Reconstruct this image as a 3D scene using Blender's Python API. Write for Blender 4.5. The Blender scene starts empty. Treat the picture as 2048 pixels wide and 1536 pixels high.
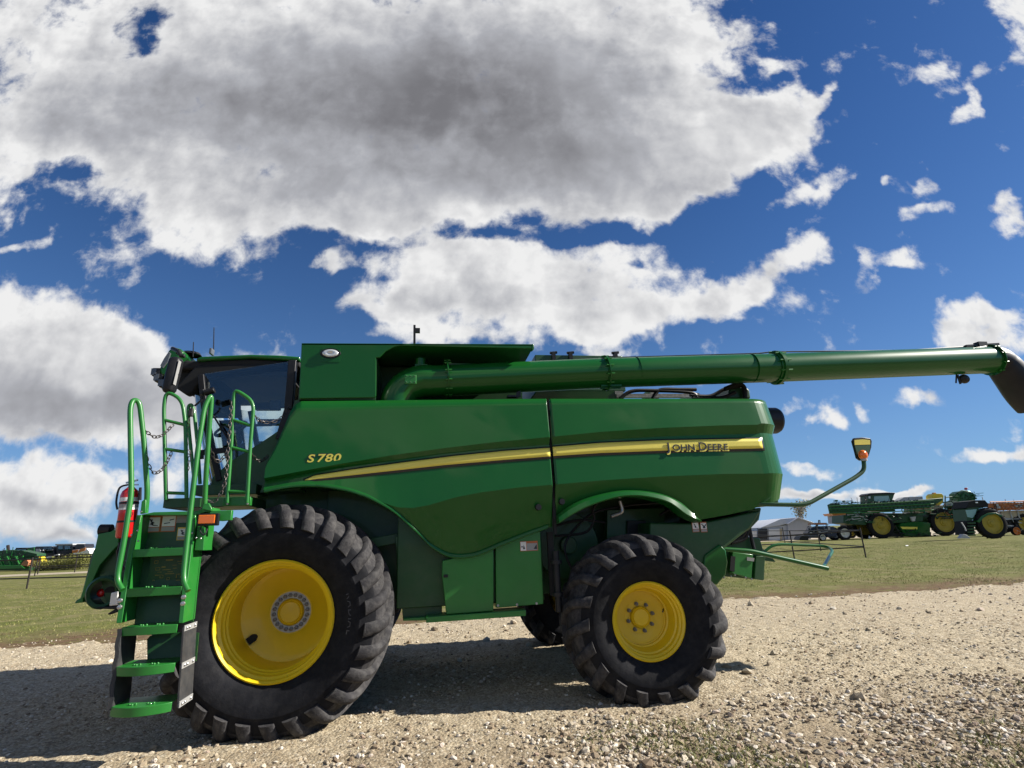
import bpy, math, random
import numpy as np
from mathutils import Vector, Matrix
random.seed(5); rng = np.random.default_rng(11)
sc = bpy.context.scene; COL = sc.collection
PI = math.pi; rad = math.radians

# ---------------------------------------------------------------- camera maths
F = 1080.; PSI = rad(9.3); PIT = math.atan(308/1080.); ROLL = rad(2.3); CH = 1.6
sp, cp = math.sin(PSI), math.cos(PSI); st, ct = math.sin(PIT), math.cos(PIT)
FW = Vector((sp*ct, cp*ct, st)); R0 = Vector((cp, -sp, 0)); U0 = Vector((-sp*st, -cp*st, ct))
HF = Vector((sp, cp, 0))
RT = R0*math.cos(ROLL) - U0*math.sin(ROLL); UP = R0*math.sin(ROLL) + U0*math.cos(ROLL)
def ray(x, y): return FW + RT*((x-1024)/F) - UP*((y-768)/F)
def aY(x, y, Y):
    d = ray(x, y); t = Y/d.y; return Vector((d.x*t, Y, CH+d.z*t))
def aZ(x, y, Z=0):
    d = ray(x, y); t = (Z-CH)/d.z; return Vector((d.x*t, d.y*t, Z))
def aD(x, y, D, off=0):
    d = ray(x, y); t = D/d.dot(HF); return Vector((d.x*t, d.y*t, CH+d.z*t)) + HF*off
def aX(x, y, X):
    d = ray(x, y); t = X/d.x; return Vector((X, d.y*t, CH+d.z*t))

cam = bpy.data.cameras.new('camera'); co = bpy.data.objects.new('camera', cam); COL.objects.link(co)
cam.sensor_width = 36; cam.lens = 36*F/2048; cam.clip_end = 3000; cam.clip_start = .05
m = Matrix.Identity(4)
for i in range(3): m[i][0] = RT[i]; m[i][1] = UP[i]; m[i][2] = -FW[i]; m[i][3] = (0, 0, CH)[i]
co.matrix_world = m; sc.camera = co

# ---------------------------------------------------------------- materials
MT = {}
def NT(name):
    M = bpy.data.materials.new(name); M.use_nodes = True; nt = M.node_tree
    return M, nt, nt.nodes['Principled BSDF']
def nd(nt, t, **k):
    n = nt.nodes.new(t)
    for a, v in k.items():
        if isinstance(v, (int, float, str, tuple, bool)) and hasattr(n, a): setattr(n, a, v)
    return n
def lk(nt, a, b): nt.links.new(a, b)
def ramp(nt, fac, stops):
    r = nt.nodes.new('ShaderNodeValToRGB'); e = r.color_ramp.elements
    while len(e) < len(stops): e.new(.5)
    for i, (p, c) in enumerate(stops):
        e[i].position = p; e[i].color = (c, c, c, 1) if isinstance(c, (int, float)) else (*c, 1)
    lk(nt, fac, r.inputs[0]); return r.outputs[0]
def noise(nt, vec, scale, detail=4, rough=.55, dist=0.):
    n = nt.nodes.new('ShaderNodeTexNoise'); n.inputs['Scale'].default_value = scale
    n.inputs['Detail'].default_value = detail; n.inputs['Roughness'].default_value = rough
    n.inputs['Distortion'].default_value = dist
    if vec: lk(nt, vec, n.inputs['Vector'])
    return n.outputs[0]
def mixc(nt, f, a, b, mode='MIX'):
    n = nt.nodes.new('ShaderNodeMix'); n.data_type = 'RGBA'; n.blend_type = mode
    for v, s in ((f, 0), (a, 6), (b, 7)):
        if isinstance(v, (int, float)): n.inputs[s].default_value = v
        elif isinstance(v, tuple): n.inputs[s].default_value = (*v, 1)
        else: lk(nt, v, n.inputs[s])
    return n.outputs[2]
def mth(nt, op, a, b=0., c=None, clamp=False):
    n = nt.nodes.new('ShaderNodeMath'); n.operation = op; n.use_clamp = clamp
    for i, v in enumerate((a, b, c)):
        if v is None: continue
        if isinstance(v, (int, float)): n.inputs[i].default_value = v
        else: lk(nt, v, n.inputs[i])
    return n.outputs[0]
def mat(name, base, rough=.5, metal=0., coat=0., var=0., vs=3., dust=0., dustc=(.22, .2, .17), bump=0., bs=60., crough=.06, spec=.5):
    M, nt, b = NT(name)
    b.inputs['Roughness'].default_value = rough; b.inputs['Metallic'].default_value = metal
    b.inputs['Coat Weight'].default_value = coat; b.inputs['Coat Roughness'].default_value = crough
    b.inputs['Specular IOR Level'].default_value = spec
    b.inputs['Base Color'].default_value = (*base, 1)
    geo = nt.nodes.new('ShaderNodeTexCoord').outputs['Object']
    if var or dust:
        n1 = noise(nt, geo, vs, 5, .6)
        c = ramp(nt, n1, [(.3, tuple(v*(1-var) for v in base)), (.7, tuple(min(1, v*(1+var)) for v in base))])
        if dust:
            n2 = noise(nt, geo, vs*2.3, 8, .7)
            c = mixc(nt, mth(nt, 'MULTIPLY', ramp(nt, n2, [(.42, 0.), (.75, 1.)]), dust), c, dustc)
        lk(nt, c, b.inputs['Base Color'])
        lk(nt, mth(nt, 'ADD', mth(nt, 'MULTIPLY', n1, .18), rough-.09), b.inputs['Roughness'])
    if bump:
        bp = nt.nodes.new('ShaderNodeBump'); bp.inputs['Strength'].default_value = bump; bp.inputs['Distance'].default_value = .01
        lk(nt, noise(nt, geo, bs, 5, .6), bp.inputs['Height']); lk(nt, bp.outputs[0], b.inputs['Normal'])
    MT[name] = M; return M
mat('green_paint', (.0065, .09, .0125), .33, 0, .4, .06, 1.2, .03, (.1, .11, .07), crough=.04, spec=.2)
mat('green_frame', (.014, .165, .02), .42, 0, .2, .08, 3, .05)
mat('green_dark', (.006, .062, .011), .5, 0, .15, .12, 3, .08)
mat('yellow_paint', (.76, .53, .006), .42, 0, .25, .06, 2, .1, (.3, .24, .09))
mat('decal_yellow', (.8, .68, .1), .4, 0, .3, .03, 3)
mat('decal_black', (.012, .013, .02), .4, 0, .3)
mat('tyre_rubber', (.008, .0085, .011), .7, 0, 0, .3, 5, .1, (.13, .125, .12), .25, 40, spec=.15)
mat('tread_rubber', (.03, .029, .031), .8, 0, 0, .35, 6, .45, (.17, .162, .152), .5, 60, spec=.2)
mat('black_plastic', (.01, .0105, .0125), .45, 0, .05, .2, 4, .04, spec=.3)
mat('black_matt', (.006, .007, .007), .8)
mat('rubber_flap', (.02, .021, .023), .7, 0, 0, .2, 5, .15)
mat('steel', (.5, .5, .5), .35, .9, 0, .1, 30)
mat('nut_steel', (.42, .42, .4), .45, .5, 0, .15, 30)
mat('pale_window', (.22, .4, .38), .15, 0, .5)  # opaque pane, pale sky seen through the cab is painted into its colour
mat('bolt_steel', (.16, .155, .15), .4, .6, 0, .15, 30)
mat('yellow_shaded_dusty', (.36, .27, .02), .6, 0, 0, .15, 3, .15)  # darker rim yellow for far wheels: shade put into the colour, plus dust
mat('chain_steel', (.08, .07, .065), .5, .7, 0, .3, 60)
mat('red_paint', (.55, .012, .012), .3, 0, .5)
mat('label_white', (.75, .75, .73), .5)
mat('label_orange', (.45, .12, .03), .5)
mat('label_yellow', (.75, .5, .06), .5)
mat('label_grey', (.3, .3, .29), .5)
mat('lens_grey', (.09, .1, .11), .2, 0, .5)
mat('amber', (.85, .17, .004), .15, 0, .6)
mat('lamp_glass', (.7, .72, .72), .12, .3, .6)
mat('mirror_grey', (.4, .4, .4), .3)
mat('seat_fabric', (.03, .028, .027), .85)
mat('headliner', (.05, .05, .05), .9)
mat('fence_steel', (.025, .02, .018), .6, .3, 0, .3, 8, .1, (.12, .06, .03))
mat('orange_paint', (.62, .2, .03), .45, 0, .2, .15, 4, .15)
mat('orange_faded', (.42, .16, .06), .6, 0, 0, .2, 6, .3)
mat('blue_paint', (.008, .018, .05), .45, 0, .2, .15, 4)
mat('white_rim', (.6, .6, .57), .5, 0, 0, .1, 4, .2)
mat('tan_tank', (.42, .36, .25), .5, 0, 0, .15, 3, .2)
mat('shed_wall', (.42, .44, .48), .6, 0, 0, .06, 2)
mat('shed_roof', (.55, .57, .62), .5, .1, 0, .06, 2)
mat('shed_door', (.62, .63, .64), .6)
mat('bark', (.22, .19, .17), .9, 0, 0, .3, 20)
mat('straw_leaf', (.15, .155, .035), .8, 0, 0, .5, 3)
mat('tree_leaf', (.33, .32, .22), .8, 0, 0, .3, 30)
mat('hedge_leaf', (.13, .15, .03), .8, 0, 0, .5, .5)
mat('far_tree_leaf', (.12, .1, .06), .9, 0, 0, .4, 2)
mat('pale_grey', (.4, .41, .42), .6, 0, 0, .1, 4)
mat('bright_yellow', (.75, .55, .02), .45)
def glass(name, tint, gl=.16):
    M = bpy.data.materials.new(name); M.use_nodes = True; nt = M.node_tree; nt.nodes.clear()
    o = nt.nodes.new('ShaderNodeOutputMaterial'); t = nt.nodes.new('ShaderNodeBsdfTransparent'); g = nt.nodes.new('ShaderNodeBsdfGlossy')
    t.inputs[0].default_value = (*tint, 1); g.inputs['Roughness'].default_value = .02; g.inputs[0].default_value = (.9, .95, 1, 1)
    fr = nt.nodes.new('ShaderNodeFresnel'); fr.inputs[0].default_value = 1.5
    mx = nt.nodes.new('ShaderNodeMixShader'); lk(nt, mth(nt, 'ADD', fr.outputs[0], gl-.04, clamp=True), mx.inputs[0])
    lk(nt, t.outputs[0], mx.inputs[1]); lk(nt, g.outputs[0], mx.inputs[2]); lk(nt, mx.outputs[0], o.inputs[0]); MT[name] = M
mat('letter_rubber', (.04, .04, .043), .6)
glass('cab_glass', (.9, .96, .96), .06); glass('far_glass', (.5, .65, .62), .12)

# ---------------------------------------------------------------- mesh builder
class MB:
    def __init__(s): s.v = []; s.f = []; s.mi = []; s.k = 0
    def add(s, vs, fs):
        o = len(s.v); s.v += [tuple(v) for v in vs]; s.f += [tuple(i+o for i in f) for f in fs]; s.mi += [s.k]*len(fs); return s
    def box(s, a, b):
        x0, y0, z0 = (min(a[i], b[i]) for i in range(3)); x1, y1, z1 = (max(a[i], b[i]) for i in range(3))
        return s.add([(x0,y0,z0),(x1,y0,z0),(x1,y1,z0),(x0,y1,z0),(x0,y0,z1),(x1,y0,z1),(x1,y1,z1),(x0,y1,z1)],
              [(0,3,2,1),(4,5,6,7),(0,1,5,4),(1,2,6,5),(2,3,7,6),(3,0,4,7)])
    def bar(s, p, q, w, h, up=Vector((0,0,1))):
        p, q = Vector(p), Vector(q); d = (q-p).normalized(); a = d.cross(up)
        a = a.normalized() if a.length > 1e-4 else Vector((1,0,0)); b = a.cross(d).normalized()
        vs = [c + a*i*w/2 + b*j*h/2 for c in (p, q) for i, j in ((-1,-1),(1,-1),(1,1),(-1,1))]
        return s.add(vs, [(3,2,1,0),(4,5,6,7),(0,1,5,4),(1,2,6,5),(2,3,7,6),(3,0,4,7)])
    def loft(s, rings, closed=True, caps=True):
        n = len(rings[0]); vs = [v for r in rings for v in r]; fs = []
        for i in range(len(rings)-1):
            for j in range(n if closed else n-1):
                a, b = i*n+j, i*n+(j+1) % n; fs.append((a, b, b+n, a+n))
        if caps: fs.append(tuple(range(n))[::-1]); fs.append(tuple((len(rings)-1)*n+i for i in range(n)))
        return s.add(vs, fs)
    def tube(s, pts, r, n=10, caps=True, round_=0):
        P = [Vector(p) for p in pts]
        if round_:
            Q = [P[0]]
            for i in range(1, len(P)-1):
                a, b, c = P[i-1], P[i], P[i+1]; d1 = min(round_, (a-b).length*.45); d2 = min(round_, (c-b).length*.45)
                A = b+(a-b).normalized()*d1; C = b+(c-b).normalized()*d2
                for k in range(6):
                    t = k/5; Q.append(A*(1-t)**2 + b*2*t*(1-t) + C*t*t)
            Q.append(P[-1]); P = Q
        rs = r if isinstance(r, (list, tuple)) else [r]*len(P)
        rings = []; nrm = None
        for i, p in enumerate(P):
            d = (P[min(i+1, len(P)-1)] - P[max(i-1, 0)])
            if d.length < 1e-9: d = Vector((0,0,1))
            d.normalize()
            if nrm is None:
                nrm = d.cross(Vector((0,0,1)));
                if nrm.length < .1: nrm = d.cross(Vector((1,0,0)))
            nrm = (nrm - d*nrm.dot(d)).normalized(); b = d.cross(nrm)
            rings.append([p + (nrm*math.cos(2*PI*k/n) + b*math.sin(2*PI*k/n))*rs[i] for k in range(n)])
        return s.loft(rings, True, caps)
    def cyl(s, p, q, r, r2=None, n=20): return s.tube([p, q], [r, r if r2 is None else r2], n)
    def lathe(s, prof, c, ax='Y', n=64, closed=False):
        vs = []; fs = []; m_ = len(prof)
        for i in range(n):
            a = 2*PI*i/n
            for (y, r) in prof:
                if ax == 'Y': vs.append((c[0]+r*math.cos(a), c[1]+y, c[2]+r*math.sin(a)))
                elif ax == 'Z': vs.append((c[0]+r*math.cos(a), c[1]+r*math.sin(a), c[2]+y))
                else: vs.append((c[0]+y, c[1]+r*math.cos(a), c[2]+r*math.sin(a)))
        for i in range(n):
            i2 = (i+1) % n
            for j in range(m_ if closed else m_-1):
                j2 = (j+1) % m_; fs.append((i*m_+j, i*m_+j2, i2*m_+j2, i2*m_+j))
        return s.add(vs, fs)
    def sph(s, c, r, n=12, sc_=(1,1,1)):
        prof = [(-r*math.cos(PI*k/n)*sc_[2], r*math.sin(PI*k/n)) for k in range(n+1)]
        k0 = len(s.v); s.lathe(prof, c, 'Z', n*2)
        s.v[k0:] = [(c[0]+(v[0]-c[0])*sc_[0], c[1]+(v[1]-c[1])*sc_[1], v[2]) for v in s.v[k0:]]
        return s
    def prism(s, pts, ext):
        P = [Vector(p) for p in pts]; e = Vector(ext); n = len(P)
        fs = [tuple(range(n)), tuple(range(2*n-1, n-1, -1))] + [(i, n+i, n+(i+1) % n, (i+1) % n) for i in range(n)]
        return s.add(P + [p+e for p in P], fs)
    def build(s, name, m_, parent=None, smooth=35, bevel=0, mats=None):
        me = bpy.data.meshes.new(name)
        off = Vector(parent['_w']) if parent is not None and '_w' in parent else Vector((0,0,0))
        me.from_pydata([tuple(Vector(v)-off) for v in s.v], [], s.f)
        for q in ([m_] if mats is None else mats): me.materials.append(MT[q])
        if mats: me.polygons.foreach_set('material_index', s.mi)
        import bmesh
        bm = bmesh.new(); bm.from_mesh(me); bmesh.ops.recalc_face_normals(bm, faces=bm.faces); bm.to_mesh(me); bm.free()
        if smooth:
            me.polygons.foreach_set('use_smooth', [True]*len(me.polygons)); me.set_sharp_from_angle(angle=rad(smooth))
        o = bpy.data.objects.new(name, me); COL.objects.link(o)
        if parent is not None: o.parent = parent; o['_w'] = tuple(off)
        if bevel:
            b = o.modifiers.new('bevel', 'BEVEL'); b.width = bevel; b.segments = 2; b.limit_method = 'ANGLE'; b.angle_limit = rad(40)
        return o
def empty(name, loc, label=None, cat=None, group=None, kind=None, parent=None):
    o = bpy.data.objects.new(name, None); COL.objects.link(o); o.empty_display_size = .1
    if parent is not None: o.parent = parent; o.location = Vector(loc)-Vector(parent['_w']); o['_w'] = tuple(loc)
    else: o.location = loc; o['_w'] = tuple(loc)
    return tag(o, label, cat, group, kind)
def tag(o, label=None, cat=None, group=None, kind=None):
    if label: o['label'] = label
    if cat: o['category'] = cat
    if group: o['group'] = group
    if kind: o['kind'] = kind
    return o
def interp(pts):
    xs = [p[0] for p in pts]; ys = [p[1] for p in pts]
    return lambda x: float(np.interp(x, xs, ys))
def smoothline(pts, n=60):
    P = [Vector(p) for p in pts]; out = []
    for i in range(len(P)-1):
        p0, p1, p2, p3 = P[max(i-1, 0)], P[i], P[i+1], P[min(i+2, len(P)-1)]
        for k in range(8):
            t = k/8
            out.append(.5*((2*p1)+(p2-p0)*t+(2*p0-5*p1+4*p2-p3)*t*t+(-p0+3*p1-3*p2+p3)*t**3))
    out.append(P[-1]); return out
def text_mesh(txt, size, depth=.002, spacing=1., bold=0.):
    cu = bpy.data.curves.new('t', 'FONT'); cu.body = txt; cu.size = size; cu.extrude = depth; cu.space_character = spacing; cu.offset = bold
    cu.resolution_u = 4
    o = bpy.data.objects.new('t', cu); COL.objects.link(o); dg = bpy.context.evaluated_depsgraph_get(); dg.update()
    me = bpy.data.meshes.new_from_object(o.evaluated_get(dg)); bpy.data.objects.remove(o)
    vs = [tuple(v.co) for v in me.vertices]; fs = [tuple(p.vertices) for p in me.polygons]; bpy.data.meshes.remove(me)
    return vs, fs

# ================================================================ COMBINE
YC = 7.4; YP = 5.75
combine = empty('combine_harvester', (0, YC, 0), 'large green combine harvester with yellow rims, long unloading auger and side ladder, parked on gravel', 'combine harvester')
G, GF, GD = 'green_paint', 'green_frame', 'green_dark'

def wxz(pts, Y): return [(lambda v: (v.x, v.z))(aY(x, y, Y)) for x, y in pts]
# ---- side panels: columns of five heights, creased profile
def side_panel(cols, name='side_panel', flip=False):
    mb = MB(); rings = []
    for (X, Y0, ks, tan) in cols:
        z0, z1, z2, z3, z4 = ks; row = []
        ins = (.055, -.012, .04, -.006, .15)
        dep = min(1, (z3-z4)/.5)
        iv = [ins[0]*min(1, (z0-z1)/.3), ins[1], ins[2], ins[3], ins[4]*dep+.01]
        sub = (6, 3, 6, 8)
        for b in range(4):
            za, zb, ya, yb = ks[b], ks[b+1], iv[b], iv[b+1]
            for k in range(sub[b]):
                t = k/sub[b]; e = t
                zz = za+(zb-za)*t; row.append((zz, iv[1]+(ins[0]-iv[1])*max(0, zz-z1)/max(3.11-z1, .05)) if b == 0 else (zz, ya+(yb-ya)*e))
        row.append((z4, iv[4])); row.append((z4+.0, iv[4]+.05))
        nx, ny = tan
        r = []
        for z, d in row:
            x, y = X+nx*d, Y0+ny*d
            if flip: y = 2*YC-y
            r.append((x, y, z))
        rings.append(r)
    mb.loft(rings, False, False)
    o = mb.build(name, G, combine, 6)
    s = o.modifiers.new('solid', 'SOLIDIFY'); s.thickness = .012; s.offset = 1 if flip else -1
    return o
fp_top = wxz([(529,955),(531,935),(535,923),(550,894),(567,852),(579,821),(588,807),(600,800),(1093,795)], YP)
fp_bot = wxz([(529,984),(580,974),(632,972),(684,979),(726,991),(758,1006),(791,1026),(834,1064),(859,1090),(885,1107),(905,1114),(930,1115),(961,1109),(1011,1088),(1062,1068),(1101,1054)], YP)
c1 = wxz([(527,957),(580,947),(681,928),(783,911),(885,897),(986,885),(1102,874),(1202,864),(1324,856),(1446,851),(1552,849)], YP)
c2 = wxz([(527,962),(580,952),(681,935),(783,921),(885,907),(986,896.5),(1095,888.5),(1202,879),(1324,872),(1446,868),(1552,866)], YP)
c3 = wxz([(527,980),(632,970),(726,989),(765,1005),(796,1015),(826,1016),(859,1010),(910,995),(961,985),(1037,975),(1100,970),(1202,961),(1324,953),(1446,948),(1558,947)], YP)
rp_bot = wxz([(1104,1051),(1141,1020),(1178,1003),(1226,989),(1263,986),(1300,989),(1336,999),(1361,1014),(1383,1031),(1399,1041),(1471,1028),(1519,1017),(1540,1005)], YP)
Fc1, Fc2, Fc3 = interp(c1), interp(c2), interp(c3)
def smooth_bot(pts):
    L = smoothline([(x, z, 0) for x, z in pts]); return [(p.x, p.y) for p in L]
Fft, Ffb, Frb = interp(fp_top), interp(smooth_bot(fp_bot)), interp(smooth_bot(rp_bot[:10])+rp_bot[10:])
def ks(X, ft, fb):
    b = fb(X); t = max(ft(X), b+.03); a3 = min(max(Fc3(X), b+.012), t-.012); a1 = min(Fc1(X), t-.004); a2 = min(Fc2(X), a1-.004)
    a3 = min(a3, a2-.004); a1 = max(a1, a3+.01); a2 = max(min(a2, a1-.004), a3+.004)
    return (t, a1, a2, a3, min(b, a3-.003))
fx = sorted(set([p[0] for p in fp_top] + list(np.linspace(fp_top[0][0]+.002, 1.338, 110))))
cols_f = [(X, YP, ks(X, Fft, Ffb), (0, 1)) for X in fx if X <= 1.34]
Z_T = 3.105
cols_r = []
for X in np.linspace(1.372, 3.85, 90): cols_r.append((X, YP, ks(X, lambda x: Z_T, Frb), (0, 1)))
Rc = .42
ZB = cols_r[-1][2][4]
for k in range(1, 13):
    a = PI/2*k/12*1.0; X = 3.85+Rc*math.sin(a); Y = YP+Rc*(1-math.cos(a)); t = k/12
    cols_r.append((X, Y, (Z_T, 2.79, 2.685, 2.205, ZB+.16*t*t), (-math.sin(a)*.7, math.cos(a))))
for Y in (6.6, 7.4): cols_r.append((4.27, Y, (Z_T, 2.79, 2.685, 2.205, ZB+.16), (-1, 0)))
pf = side_panel(cols_f); pr = side_panel(cols_r)
side_panel(cols_f, flip=True); side_panel(cols_r, flip=True)
# decals slightly proud of the panel between crease 2 and crease 3
def surfY(X, z):
    z2, z3 = Fc2(X), Fc3(X); t = (z2-z)/max(z2-z3, .01); t = max(0, min(1, t)); return YP + .035*(1-t)
def strip(parent, top, bot, name, m_, proud, x0, x1, n=60):
    ft, fb = interp(wxz(top, YP)), interp(wxz(bot, YP)); mb = MB(); rings = []
    for X in np.linspace(x0, x1, n):
        a, b = ft(X), fb(X); a = max(a, b+.001)
        rings.append([(X, surfY(X, z)-proud, z) for z in np.linspace(a, b, 4)])
    mb.loft(rings, False, False); o = mb.build(name, m_, parent, 30)
    s = o.modifiers.new('solid', 'SOLIDIFY'); s.thickness = .002; s.offset = -1; return o
st_f = [(609,959.5),(628,950.6),(707,938),(808,924),(910,911),(1011,901),(1097,895)]
sb_f = [(609,960.5),(656,955.6),(758,944),(885,930),(1011,919),(1097,912.5)]
kt_f = [(x, y-2.6) for x, y in st_f]; kb_f = [(609,963.5)]+[(x, y+5) for x, y in sb_f[1:]]
xa = aY(609,960,YP).x; xb = 1.338
strip(pf, kt_f, kb_f, 'stripe_border', 'decal_black', .004, xa-.015, xb)
strip(pf, st_f, sb_f, 'stripe', 'decal_yellow', .0075, xa, xb)
st_r = [(1100,893.5),(1202,885),(1324,880),(1446,877.5),(1530,876.4)]; sb_r = [(1100,912),(1202,905.5),(1324,901),(1446,898),(1530,896)]
xa = 1.372; xb = aY(1526,886,YP).x
strip(pr, [(x, y-2.6) for x, y in st_r], [(x, y+5) for x, y in sb_r], 'stripe_border', 'decal_black', .004, xa, xb+.02)
strip(pr, st_r, sb_r, 'stripe', 'decal_yellow', .0075, xa, xb)
def put_text(txt, size, x, y, Y, name, m_, parent, sx=1, shear=0, depth=.002, bold=0., rot=0, spacing=1., hug=None):
    vs, fs = text_mesh(txt, size, depth, spacing, bold); o = aY(x, y, Y); mb = MB()
    mb.add([(o.x+(vx*math.cos(rot)-vy*math.sin(rot))*sx+vy*shear, Y-vz, o.z+vy*math.cos(rot)+vx*math.sin(rot)) for vx, vy, vz in vs], fs)
    if hug is not None: mb.v = [(v[0], surfY(v[0], v[2])-hug+(v[1]-Y), v[2]) for v in mb.v]
    return mb
def letters(parts, name, m_, parent):
    mb = MB()
    for p in parts: mb.add(p.v, p.f)
    return mb.build(name, m_, parent, 0)
tl = rad(-.4)
def brand(hug, name, m_, b, dx, dy):
    letters([put_text('J', .135, 1335+dx, 901.0+dy, YP, '', '', None, 1.25, bold=b, hug=hug), put_text('OHN', .1, 1346+dx, 901+dy, YP, '', '', None, 1.2, bold=b, spacing=1.0, rot=.004, hug=hug)], name, m_, pr)
    letters([put_text('D', .135, 1398+dx, 900.4+dy, YP, '', '', None, 1.1, bold=b, hug=hug), put_text('EERE', .1, 1416+dx, 899.8+dy, YP, '', '', None, 1.18, bold=b, spacing=1.06, rot=.004, hug=hug)], name, m_, pr)
brand(.0125, 'lettering_outline', 'decal_yellow', .0035, 1.2, 2.2)
brand(.016, 'side_lettering', 'decal_black', .0012, 0, 0)
def badge(b, name, m_, Y):
    letters([put_text('S', .112, 613, 924.5, Y, '', '', None, 1.3, .25, bold=b), put_text('780', .112, 632, 923.7, Y, '', '', None, 1.35, .25, bold=b, spacing=1.07, rot=.012)], name, m_, pf)
badge(.008, 'badge_outline', 'decal_black', YP-.0); badge(.002, 'model_badge', 'decal_yellow', YP-.006)
for (x, y, par) in ((1078,1014,pf),(1125,1003,pr)):
    c = aY(x, y, YP); MB().lathe([(-.012,0),(-.012,.03),(.02,.034),(.04,.034)], (c.x, YP+.02, c.z), 'Y', 20).build('panel_latch', 'black_plastic', par)
# lip along the bottom of the panels, arch trim over the rear wheel
lp = smooth_bot(fp_bot); mb = MB()
L = [(x, z) for x, z in lp if x < 1.34]
rings = []
for x, z in L:
    d = min(1, max(0, (Fc3(x)-z)/.5))*.15
    rings.append([(x, YP-.006+d*.97, z+.03), (x, YP-.02+d*.97, z+.012), (x, YP-.016+d*.97, z-.008), (x, YP+.03+d, z-.016), (x, YP+.06+d, z+.0)])
mb.loft(rings, True, True).build('panel_lip', G, pf, 60)
arch_t = smooth_bot(wxz([(1103,1041),(1141,1012),(1178,995),(1226,983),(1263,980),(1300,983),(1336,992),(1368,1010),(1397,1041)], YP))
arch_b = smooth_bot(wxz([(1104,1053),(1141,1029),(1178,1011),(1226,996),(1263,992),(1300,996),(1336,1007),(1368,1030),(1397,1043)], YP))
fa, fb = interp(arch_t), interp(arch_b); mb = MB(); rings = []
for X in np.linspace(1.372, arch_t[-1][0], 70):
    a, b = fa(X), fb(X); b = min(b, a-.003); h = (a-b)
    rings.append([(X, YP+.055, a+.004), (X, YP-.015, a-.004), (X, YP-.05, (a+b)/2+.2*h), (X, YP-.075, b+.006), (X, YP-.07, b-.006), (X, YP+.12, b-.014), (X, YP+.14, b+.01)])
mb.loft(rings, True, True).build('arch_trim', G, pr, 30)
# body core, wheel wells, chassis
mb = MB()
mb.box((-1.2, 5.9, 2.2), (1.33, 8.9, 3.06)); mb.box((1.33, 5.9, 2.25), (4.0, 8.9, 3.0)); mb.box((3.0, 5.95, 1.85), (4.1, 8.85, 2.3))
mb.box((-.3, 6.05, .95), (1.25, 8.75, 2.3)); mb.box((-1.9, 6.6, 1.1), (-.2, 8.2, 2.25)); mb.box((-1.1, 6.45, 1.0), (-.2, 8.3, 2.2))
mb.box((1.2, 6.7, .95), (3.2, 8.1, 2.3))
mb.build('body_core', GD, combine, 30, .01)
MB().box((1.341, YP+.06, 1.62), (1.371, YP+.1, 3.08)).box((1.3, 5.95, 1.0), (1.36, 6.02, 1.65)).build('centre_post', 'black_matt', combine)
mb = MB(); c = aY(1101,1054,5.8)
mb.cyl((1.355, 5.86, 1.45), (1.355, 5.86, .85), .035); mb.cyl((1.355, 5.86, 1.32), (1.355, 5.86, 1.36), .06); mb.cyl((1.355, 5.86, 1.0), (1.355, 5.86, 1.04), .055)
mb.build('support_tube', 'black_plastic', combine)
# lower service panels between the wheels
def pprism(pts, Y, dy, name, m_, parent=combine, bevel=.006):
    return MB().prism([aY(x, y, Y) for x, y in pts], (0, dy, 0)).build(name, m_, parent, 30, bevel)
o = pprism([(885,1122),(924,1112),(982,1100),(987,1098),(987,1222),(893,1229),(887,1175),(884,1150)], 5.93, .25, 'service_door', GF)
c = aY(891,1152,5.93); MB().box((c.x-.02, 5.915, c.z-.015), (c.x+.025, 5.932, c.z+.015)).build('latch', 'black_plastic', o, 0, .005)
o = pprism([(991,1090),(1080,1060),(1087,1208),(992,1216)], 5.97, .25, 'service_door', GF)
for x, y in ((996,1211),(1034,1209),(1073,1207)):
    c = aY(x, y, 5.97); MB().lathe([(-.008,0),(-.008,.012),(0,.014)], (c.x, 5.97, c.z), 'Y', 8).build('bolt', 'nut_steel', o)
pprism([(790,1072),(885,1082),(884,1232),(806,1240)], 6.08, .1, 'side_shield', GD)
pprism([(852,1243),(852,1234),(1052,1220),(1052,1232),(852,1246)], 5.88, .3, 'sill', GF)
pprism([(806,1237),(852,1234),(852,1241),(806,1242)], 6.0, .3, 'sill', GF)
pprism([(700,1085),(865,1053),(873,1062),(868,1072),(700,1105)], 6.2, .08, 'frame_rail', GD)
# right hand drums under the rear arch
mb = MB(); c = aY(1135,1090,6.45); mb.cyl((c.x, 6.45, c.z), (c.x, 6.65, c.z), .38, n=40); mb.cyl((c.x, 6.38, c.z), (c.x, 6.45, c.z), .1)
mb.build('drive_drum', GD, combine, 40, .01)
pprism([(1214,1020),(1330,1015),(1330,1090),(1290,1130),(1214,1130)], 6.4, .1, 'inner_wall', GD)
pprism([(1255,1041),(1292,1041),(1292,1075),(1255,1075)], 6.36, .03, 'inner_hatch', 'black_plastic')
mb = MB(); mb.tube([aY(1240,1002,6.1), aY(1245,1018,6.1), aY(1243,1026,6.1), aY(1222,1033,6.1)], .022, 10, round_=.06); mb.build('hydraulic_pipe', 'steel', combine)
for pts in ([(1195,1005),(1186,1020),(1188,1040),(1170,1065),(1110,1072)], [(1110,1052),(1160,1040),(1210,1045)], [(1320,1030),(1340,1020),(1360,1030)], [(1330,1005),(1250,1012),(1180,1030),(1130,1090),(1150,1150)]):
    MB().tube(smoothline([aY(x, y, 6.15) for x, y in pts]), .014, 8).build('hose', 'black_plastic', combine)
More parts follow.
